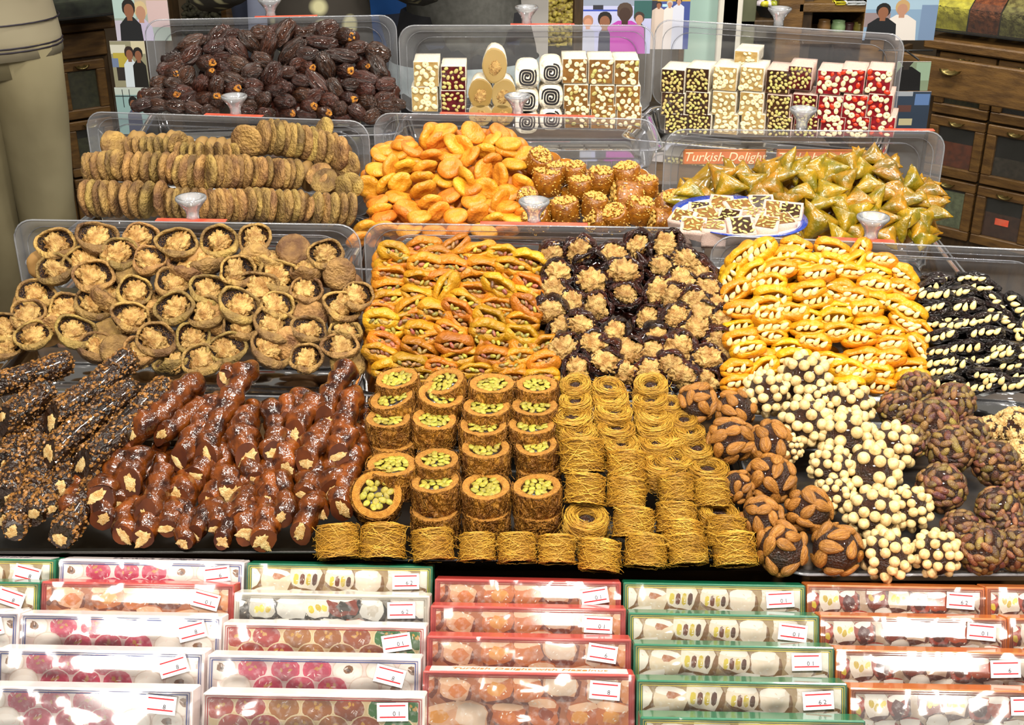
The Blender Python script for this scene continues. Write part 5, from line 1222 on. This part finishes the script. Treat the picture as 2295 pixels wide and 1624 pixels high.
# glass trays of spice on the cabinets
SPY = mat('yellow_ground_spice', '#b8ae3c', '#8a8228', rough=0.95, scale=40.0, bump=0.4, bscale=60.0); SPG = mat('green_brown_herbs', '#7a7440', '#4c4422', rough=0.95, scale=60.0, bump=0.6, bscale=60.0); SPR = mat('red_brown_herbs', '#7a4222', '#4a2412', rough=0.95, scale=60.0, bump=0.6, bscale=60.0)
def spice_tray(label, px, py, y, theta, w_, parts, hgt=.10):
    p = at_depth_y(px, py, y); root = thing('spice_tray', label, 'tray', T(p) @ RZ(theta)); mb = MB()
    P = [[(-w_/2*s, -.0, z), (w_/2*s, 0, z), (w_/2*s, .35, z), (-w_/2*s, .35, z)] for s, z in ((.9, 0), (1, hgt))]
    v, f = grid_vf(np.array(P)); mb.add(v, f, smooth=False); mb.add(*box_vf(w_*.9, .35, .004, (0, .175, .002)), smooth=False); link('glass_sides', mb.mesh('glass_sides', GLASS), root)
    for x0, x1, m in parts:
        n = 14; Q = [[(x0+(x1-x0)*i/n, .02+.32*j/n, hgt*.75+.24*(j/n)*(1-.3*abs(i/n-.5)) + .006*nz(i*.8, j*.8, x0*9)) for i in range(n+1)] for j in range(n+1)]
        v, f = grid_vf(np.array(Q), cv=False); b = MB().add(v, f)
        Bq = [[(x0+(x1-x0)*i/n, .02, z) for i in range(n+1)] for z in (.006, hgt*.75)]; v, f = grid_vf(np.array(Bq), cv=False); b.add(v, f)
        o = link('spice_heap', b.mesh('spice_heap', m), root)
spice_tray('glass tray heaped with yellow and green spices at right', 2215, 84, 4.0, -38, .44, ((-.20, -.08, SPY), (-.075, .02, SPR), (.025, .20, SPG)))
spice_tray('dark green glass tray on the left cabinet', 150, 45, 4.2, 36, .44, ((-.20, .20, mat('dark_green_herbs', '#3c4230', '#22261a', rough=0.9, scale=30.0)),), .07)

# shelf unit behind the right tray
sh = thing('shelf_unit', 'dark wooden shelf unit standing behind the red delight', 'shelf', T(0, 4.35, 0))
def px_box(x0, y0, x1, y1, y, d, name, m, parent, bev=.003):
    a = at_depth_y(x0, y0, y); b = at_depth_y(x1, y1, y); off = parent.location if parent else Vector((0, 0, 0))
    return link(name, MB().add(*box_vf(b.x-a.x, d, a.z-b.z, ((a.x+b.x)/2-off.x, y+d/2-off.y, (a.z+b.z)/2-off.z), bev), smooth=False).mesh(name, m), parent)
px_box(1792, 8, 1952, 28, 4.20, .35, 'shelf_board', WOODH, sh); px_box(1752, -60, 1772, 330, 4.20, .35, 'post', CABW, sh); px_box(1774, -60, 1792, 330, 4.24, .30, 'post', CABD, sh); px_box(1940, 8, 1953, 330, 4.20, .35, 'post', CABW, sh)
px_box(1792, 75, 1952, 100, 4.20, .35, 'shelf_board', CABD, sh); px_box(1660, 46, 1752, 62, 4.20, .35, 'shelf_board', CABD, sh); px_box(1650, -60, 1670, 330, 4.20, .35, 'post', mat('olive_metal_post', '#5c5f46', '#494c36', rough=0.6, scale=10.0), sh)
px_box(1650, -60, 1955, 330, 4.56, .02, 'back_panel', mat('black_back_panel', '#0e0b08', '#17120c', rough=0.9, scale=4.0), sh)
def pot(label, px, py, y, r, h, m, name='jar'):
    p = at_depth_y(px, py, y); o = link(name, MB().add(*lathe_vf([(0, 0), (r*.8, 0), (r*.95, h*.1), (r, h*.6), (r*.85, h*.9), (r*.9, h), (r*.8, h), (r*.7, h*.85), (0, h*.85)], 20)).mesh(name, m), None, T(p)); return tag(o, label, 'jar', 'jars on the dark shelf')
pot('brown round jar on the dark shelf', 1845, 75, 4.25, .022, .045, mat('brown_jar', '#7a5a34', '#5c4224', rough=0.4, scale=20.0)); pot('pale green jar on the dark shelf', 1877, 75, 4.25, .024, .042, mat('pale_green_jar', '#8aa47a', '#6c8a5c', rough=0.4, scale=20.0))
pot('plum-coloured jar on the dark shelf', 1901, 76, 4.27, .020, .036, mat('plum_jar', '#4a2a2c', '#36201f', rough=0.4, scale=20.0)); pot('olive yellow jar on the dark shelf', 1925, 77, 4.25, .022, .038, mat('olive_jar', '#7a7030', '#5c5420', rough=0.4, scale=20.0))
pot('bright orange cup at the end of the lower shelf', 1743, 58, 4.22, .016, .040, mat('orange_cup', '#d2501c', '#b8410f', rough=0.4, scale=20.0), 'cup')
bw = at_depth_y(1722, 36, 4.25); root = thing('glass_dish', 'glass dish of wrapped yellow sweets on the shelf', 'dish', T(bw))
v, f = lathe_vf([(0, 0), (.025, 0), (.05, .035), (.052, .035), (.026, -.002), (0, -.002)], 4); link('dish', MB().add(v, f, smooth=False).mesh('dish', GLASS), root)
for k, c in enumerate(('#d8cfd8', '#c8c23c', '#e0dce4', '#a8b03a', '#d0c8d4')): link('sweet', MB().add(*blob_vf((.02, .014, .012), 6, 8, wr(k, .3, 2, 2))).mesh('sweet', mat('wrapped_'+c[1:], c, rough=0.3)), root, T(-.03+k*.015, .005*(-1)**k, .040) @ RZ(k*50))
for k, (x, c) in enumerate(((1880, '#d9c92c'), (1905, '#e8f0f4'), (1925, '#dfe9ee'))):
    o = link('packet', MB().add(*box_vf(.035, .05, .012, (0, 0, .006), .004)).mesh('packet', mat('packet_'+c[1:], c, rough=0.3, coat=.4)), None, T(at_depth_y(x, 9, 4.22))); tag(o, ('yellow', 'white left', 'white right')[k] + ' packet lying on top of the wooden shelf', 'packet', 'packets on the shelf')

# grey pillar, pale panel, dark posts
o = tag(px_box(1166, -900, 1221, 700, 3.9, .08, 'pillar', mat('light_grey_pillar', '#b9b6b4', '#aaa6a2', rough=0.5, scale=3.0), None), 'plain light grey pillar behind the spiral delight', 'pillar')
o = tag(px_box(1552, -200, 1621, 330, 3.7, .01, 'panel', mat('pale_aqua_panel', '#a9c4b8', '#93b8b6', rough=0.3, scale=1.5), None), 'pale aqua panel standing behind the honey hazelnut delight', 'panel')
o = tag(px_box(1626, -200, 1632, 330, 3.6, .02, 'metal_post', mat('white_metal', '#d8d4c8', rough=0.4), None), 'left thin white metal post beside the aqua panel', 'post', 'thin posts')
o = tag(px_box(1636, -200, 1641, 330, 3.6, .02, 'metal_post', MATS['white_metal'], None), 'right thin white metal post beside the aqua panel', 'post', 'thin posts')
o = tag(px_box(1290, -200, 1304, 330, 4.0, .05, 'wooden_post', CABD, None), 'dark brown wooden post right of the pistachio bin', 'post')
o = tag(px_box(1540, -200, 1551, 330, 3.75, .03, 'wooden_post', CABW, None), 'brown wooden post beside the aqua panel', 'post')
o = tag(px_box(365, -200, 385, 330, 4.3, .05, 'wooden_post', CABD, None), 'dark brown wooden post behind the left photographs', 'post')
o = tag(px_box(515, -200, 527, 330, 4.62, .05, 'wooden_post', CABW, None), 'brown wooden post behind the date tray', 'post')

# nut bins far behind
def nut_bin(label, x0, x1, ytop, m, y=4.6, red=True):
    a = at_depth_y(x0, ytop, y); b = at_depth_y(x1, ytop, y); w_ = b.x-a.x; root = thing('nut_bin', label, 'bin', T((a.x+b.x)/2, y, 0))
    link('crate', MB().add(*box_vf(w_, .5, a.z-.14, (0, .25, (a.z-.14)/2), .004), smooth=False).mesh('crate', CABD), root)
    mb = MB(); rr = random.Random(int(x0)); n = 420
    for _ in range(n):
        u, v_ = rr.random(), rr.random(); s = rr.uniform(.008, .012); q, f = blob_vf((s*1.3, s, s), 5, 6); mb.add(q, f, M=T((u-.5)*w_*.95, v_*.42-.02, a.z-.15+v_*.30+rr.uniform(0, .012)) @ RZ(rr.uniform(0, 360)))
    o = link('nuts', mb.mesh('nuts', m), root); o['kind'] = 'stuff'
    link('slope', MB().add([(-w_*.48, -.02, a.z-.15), (w_*.48, -.02, a.z-.15), (w_*.48, .42, a.z+.15), (-w_*.48, .42, a.z+.15)], [(0, 1, 2, 3)]).mesh('slope', m), root)
    if red: link('red_strip', MB().add(*box_vf(w_*.9, .01, .03, (0, .40, a.z+.16)), smooth=False).mesh('red_strip', REDTAPE), root)
nut_bin('bin of tan peanuts behind the date tray', 880, 1010, 5, mat('peanuts', '#b88a4c', '#8c6230', rough=0.6, scale=30.0)); nut_bin('bin of reddish almonds left of the grey pillar', 1060, 1166, 5, mat('bin_almonds', '#b0703c', '#8a4c24', rough=0.6, scale=30.0)); nut_bin('bin of green-yellow pistachios right of the grey pillar', 1200, 1292, 5, mat('bin_pistachios', '#a89a40', '#5c4a20', rough=0.6, scale=60.0))
nut_bin('bin of dark leaves far behind the dates', 385, 520, 25, mat('dark_leaves', '#3c3a26', '#221e14', rough=0.8, scale=30.0), 4.7, False); nut_bin('bin of green herbs far behind the dates', 530, 600, 20, mat('green_herbs', '#4c5424', '#2c3214', rough=0.8, scale=30.0), 4.7, False)

# photographs hung beside the trays
def photo(label, x0, y0, x1, y1, y, bg, blocks, figs_, name='photograph'):
    a = at_depth_y(x0, y0, y); b = at_depth_y(x1, y1, y); w_ = b.x-a.x; h_ = a.z-b.z; root = thing(name, label, 'photograph', T((a.x+b.x)/2, y, (a.z+b.z)/2), 'photographs hung around the stall')
    link('card', MB().add(*box_vf(w_, .0015, h_), smooth=False).mesh('card', WHITE), root); mb = MB(); lay = [0]; rr = random.Random(int(x0))
    def put(pts, c):
        lay[0] += 1
        P = [((min(max(px, x0), x1)-x0)/(x1-x0)*w_-w_/2, -.0009-lay[0]*.00003, h_/2-(min(max(py, y0), y1)-y0)/(y1-y0)*h_) for px, py in pts]; mb.add(P, [tuple(range(len(P)))], col=lin(c), smooth=False)
    put([(x0, y0), (x0, y1), (x1, y1), (x1, y0)], bg)
    for (bx0, by0, bx1, by1, c) in blocks: put([(bx0, by0), (bx0, by1), (bx1, by1), (bx1, by0)], c)
    for (hx, hy, hr, hair, skin, shirt, sw) in figs_:
        put([(hx-sw*.35, hy+hr*1.0), (hx-sw, hy+hr*2.0), (hx-sw*1.1, y1), (hx+sw*1.1, y1), (hx+sw, hy+hr*2.0), (hx+sw*.35, hy+hr*1.0)], shirt)
        put([(hx-hr*.4, hy+hr*.5), (hx-hr*.4, hy+hr*1.5), (hx+hr*.4, hy+hr*1.5), (hx+hr*.4, hy+hr*.5)], skin)
        put(poly(hx, hy-hr*.25, hr*1.02, hr*1.15, 14, 2.2, .03, rr)[::-1], hair); put(poly(hx, hy+hr*.2, hr*.74, hr*.95, 14, 2.2, .02, rr)[::-1], skin)
    link('print', mb.mesh('print', PAPER), root)
S1, S2, S3 = '#86583f', '#b0846c', '#3c2820'
photo('photograph of a dark-dressed and a pale-dressed figure at upper left', 243, -60, 385, 91, 2.80, '#9aa8a0', ((243,-60,300,40,'#a8c0bc'),(300,-60,385,30,'#b8a890'),(330,0,385,60,'#c8b0b0'),(243,45,262,91,'#b8b4c4')), ((313,25,17,'#c8b488',S2,'#b9b0cc',26),(283,20,17,'#1a1614',S1,'#16181c',27)))
photo('photograph of a white-topped and a black-topped figure at left', 245, 92, 336, 195, 2.79, '#8c8a70', ((245,100,285,120,'#c8c8b8'),(250,118,290,150,'#b0a040'),(245,130,262,150,'#6a7a9a'),(300,92,336,120,'#c8c0a0'),(255,150,285,180,'#2a2420')), ((293,120,12,'#2a1c18',S1,'#c8d4dc',17),(316,122,12,'#1a1412',S1,'#14120f',17)))
photo('lowest photograph at left, with window bars and a dark-haired figure', 256, 196, 345, 300, 2.78, '#8fb0b0', ((256,196,345,212,'#c0ccc4'),(275,200,277,240,'#20282c'),(293,200,295,240,'#20282c'),(256,214,345,216,'#20282c')), ((301,232,12,'#1c1614',S1,'#4a5068',18),))
photo('photograph of four faces with a purple shirt behind spiral delight', 1309, -60, 1456, 120, 2.72, '#b4b8dc', ((1309,-60,1456,12,'#8a94a8'),(1330,10,1352,22,'#2a2a34'),(1309,20,1385,24,'#3a50b0'),(1418,0,1456,40,'#2c5a58')), ((1320,48,11,'#a87a60','#c08a70','#b4b8cc',14),(1430,40,11,'#3a2c28',S2,'#2a3040',14),(1399,28,17,'#4a3a30',S3,'#b040a8',42),(1356,45,15,'#181210',S1,'#3a3c50',12)))
photo('photograph of three men in light shirts', 1461, -60, 1541, 110, 2.74, '#3a4a8c', ((1461,-60,1541,2,'#b89a4a'),(1461,0,1475,60,'#2a3040'),(1485,8,1500,14,'#a8d0e8')), ((1478,10,6,'#2a2220',S1,'#c8b8ac',13),(1500,8,6,'#b8b0a4',S2,'#d8d0cc',11),(1518,2,6,'#2a2220',S2,'#c8ccdc',11)))
photo('photograph of a dark-shirted and a white-coated figure at upper right', 1950, -60, 2092, 90, 2.78, '#7f9cb8', ((1950,-60,2092,20,'#9cb8cc'),(1950,28,2000,60,'#8a7a7c'),(2060,10,2092,90,'#7088a8')), ((2022,18,14,'#b89868',S2,'#d8d2cc',30),(1985,25,14,'#141414',S1,'#12161c',28)))
photo('photograph showing a black-dressed figure below the wooden shelf', 2012, 138, 2078, 203, 2.70, '#7a8a70', ((2050,140,2078,180,'#8ca48c'),), ((2030,135,14,'#0c0c0e','#2a2420','#0a0a0c',30),))
photo('dim bluish photograph with a red strip below the wooden shelf', 2008, 205, 2074, 300, 2.69, '#2c3a4c', ((2008,196,2060,204,'#c03020'),(2010,205,2040,215,'#9aa0a8'),(2045,210,2072,235,'#5a78a8'),(2015,235,2040,250,'#5a3a34'),(2020,265,2045,280,'#b8b08a')), ())

# people in the aisle
SKIN = mat('skin', '#b98a68', '#a87858', rough=0.6, scale=10.0)
def tube_rings(rings, k=18, cols=None, mb=None):
    """rings: (cx, cy, cz, rx, ry)"""
    P = np.array([[(cx+rx*math.cos(2*math.pi*j/k), cy+ry*math.sin(2*math.pi*j/k), cz) for j in range(k)] for cx, cy, cz, rx, ry in rings]); v, f = grid_vf(P); return v, f + [tuple(range(k))[::-1], tuple(range((len(rings)-1)*k, len(rings)*k))]
def person(label, x, y, rz, topm, legm, hem=.92, skirt=None, hairm='#2a1c14', arms_up=True, legsp=.085, wide=1.0, lean=0):
    root = thing('person', label, 'person', T(x, y, 0) @ RZ(rz), 'people in the aisle')
    V = [(0,0,.93),(0,0,1.12),(0,0,1.34),(0,.01,1.46),(0,-.01,1.56),(0,-.02,1.66)]; E = [(0,1),(1,2),(2,3),(3,4),(4,5)]; R_ = [.125,.115,.13,.055,.085,.075]
    for s in (-1, 1):
        b = len(V); V += [(s*.09,0,.86),(s*legsp,.0,.48),(s*legsp,.02,.09),(s*legsp,-.12,.035)]; E += [(0,b),(b,b+1),(b+1,b+2),(b+2,b+3)]; R_ += [.085,.06,.045,.035]
        b = len(V); V += [(s*.17,0,1.38),(s*.23,.02,1.12),(s*.13,-.20,1.26) if arms_up else (s*.25,-.02,.88),(s*.06,-.24,1.32) if arms_up else (s*.25,-.04,.78)]; E += [(2,b),(b,b+1),(b+1,b+2),(b+2,b+3)]; R_ += [.06,.045,.033,.03]
    me = bpy.data.meshes.new('body'); me.from_pydata(V, E, []); me.materials.append(SKIN); o = link('body', me, root)
    o.modifiers.new('skin', 'SKIN'); sv = me.skin_vertices[0].data
    for i, r in enumerate(R_): sv[i].radius = (r*min(1, wide)*.88, r*min(1, wide)*.88)
    sv[0].use_root = True; su = o.modifiers.new('smooth', 'SUBSURF'); su.levels = 2; su.render_levels = 2
    link('hair', MB().add(*blob_vf((.10, .10, .115), 10, 14, lambda d: 1 if d[2] > -.2 or d[1] > 0 else .8)).mesh('hair', mat('hair'+hairm[1:], hairm, rough=0.6)), root, T(0, .015, 1.68))
    mb = MB()
    for s in (-1, 1): mb.add(*tube_rings([(s*legsp, .03, .03, .075*wide, .085), (s*legsp, .02, .45, .082*wide, .092), (s*(legsp+.004), 0, .72, .10*wide, .115), (s*.075, 0, .93, .115*wide, .135)]))
    mb.add(*tube_rings([(0, 0, .84, .165*wide, .13), (0, 0, .96, .175*wide, .135), (0, 0, 1.02, .165*wide, .125)])); link('trousers', mb.mesh('trousers', legm), root)
    if skirt: link('skirt', MB().add(*tube_rings([(0, 0, skirt[0], .25, .20), (0, 0, .9, .20, .155), (0, 0, 1.0, .175, .135)], 24)).mesh('skirt', skirt[1]), root)
    top = MB().add(*tube_rings([(0, 0, hem, .195*wide, .155), (0, 0, hem+.05, .195*wide, .155), (0, 0, 1.10, .175*wide, .14), (0, 0, 1.32, .205*wide, .14), (0, .01, 1.43, .12, .09), (0, .01, 1.47, .07, .07)], 22))
    for s in (-1, 1):
        pts = [(s*.15,0,1.38),(s*.21,.01,1.27),(s*.235,.02,1.12),(s*.19,-.10,1.17),(s*.145,-.18,1.24)] if arms_up else [(s*.15,0,1.38),(s*.22,.01,1.25),(s*.24,.02,1.1),(s*.255,0,.92)]
        top.add(*tube_vf(pts, [.075,.07,.062,.055,.05][:len(pts)], 10))
    link('top', top.mesh('top', topm), root)
    return root
KHAKI = mat('khaki_cotton', '#8f8668', '#7a7052', rough=0.9, scale=3.0, bump=0.1, bscale=8.0); SAND = mat('sand_jacket', '#a39a80', '#928870', rough=0.9, scale=3.0)
NAVY = mat('navy_denim', '#1c2438', '#141a2a', rough=0.9, scale=20.0); BLUE = mat('bright_blue_cotton', '#1f5fb0', '#174a8c', rough=0.85, scale=6.0)
GREY = mat('dark_grey_wool', '#545450', '#484844', rough=0.95, scale=60.0); LEAF = mat('leaf_print_cloth', '#2c2822', '#35302a', '#b8b48c', rough=0.9, scale=8.0, speck=(16.0, .40)); PALEB = mat('pale_blue_grey_cotton', '#a3acc4', '#8c94b0', rough=0.9, scale=6.0); BLK = mat('black_cloth', '#15151a', '#1c1c22', rough=0.9, scale=20.0)
x0 = at_depth_y(-10, 200, 3.45).x
man = person('person in khaki trousers and sand jacket at the left edge', x0, 3.45, 20, SAND, KHAKI, .89, None, '#3a2c20', True, .078, 1.0)
for z in (.915, .925, .985): link('stitch_line', MB().add(*tube_vf([(.1965*math.cos(2*math.pi*k/30), .157*math.sin(2*math.pi*k/30), z) for k in range(30)], .0022, 5, closed=True)).mesh('stitch_line', DARKINK), man)
person('person in a dark leaf-print top behind the dates', at_depth_y(715, 20, 3.0).x, 3.0, 10, LEAF, BLK, .80, None, '#3a2412', True, .08, .68)
person('person in a bright blue shirt behind the dates', at_depth_y(850, 20, 3.95).x, 3.95, -20, BLUE, NAVY, .78, None, '#1c1410', True, .08, .72)
person('person in a pale blue-grey shirt behind the date cover knob', at_depth_y(598, 20, 4.40).x, 4.40, 5, PALEB, NAVY, .75, None, '#1c1410', True, .06, .42)
lady = person('person in a dark grey jacket and black lace-hemmed skirt', at_depth_y(1040, 20, 3.50).x, 3.50, 15, GREY, NAVY, .88, (.55, BLK), '#2a1c14', True, .08, .85)
LACE = mat('pale_lace', '#b8c4c8', '#98a8ac', rough=0.9, scale=30.0); mb = MB(); P = []
for j in range(49):
    a = 2*math.pi*j/48; P.append([(.21*math.cos(a), .165*math.sin(a), .87), (.215*math.cos(a), .17*math.sin(a), .83), (.22*math.cos(a), .175*math.sin(a), .80 - .012*abs(math.sin(j*.9)))])
v, f = grid_vf(np.array(P), cv=False); link('lace_hem', MB().add(v, f).mesh('lace_hem', LACE), lady)

# wire rack carrying the right-hand photographs
WIRE = mat('black_wire', '#1a1a1a', rough=0.5)
xr_ = at_depth_y(2044, 200, 2.72).x; root = thing('photo_rack', 'thin black wire rack behind the right-hand photographs', 'rack', T(xr_, 2.84, 0))
link('pole', MB().add(*tube_vf([(0, 0, 0), (0, 0, 1.12)], .005, 8)).mesh('pole', WIRE), root); link('foot', MB().add(*box_vf(.16, .16, .012, (0, 0, .006), .003), smooth=False).mesh('foot', WIRE), root)
for z in (.92, .99, 1.03): link('wire', MB().add(*tube_vf([(-.06, -.04, z), (.06, -.04, z)], .002, 6)).mesh('wire', WIRE), root); link('clip', MB().add(*tube_vf([(0, 0, z), (0, -.138, z)], .002, 6)).mesh('clip', WIRE), root)
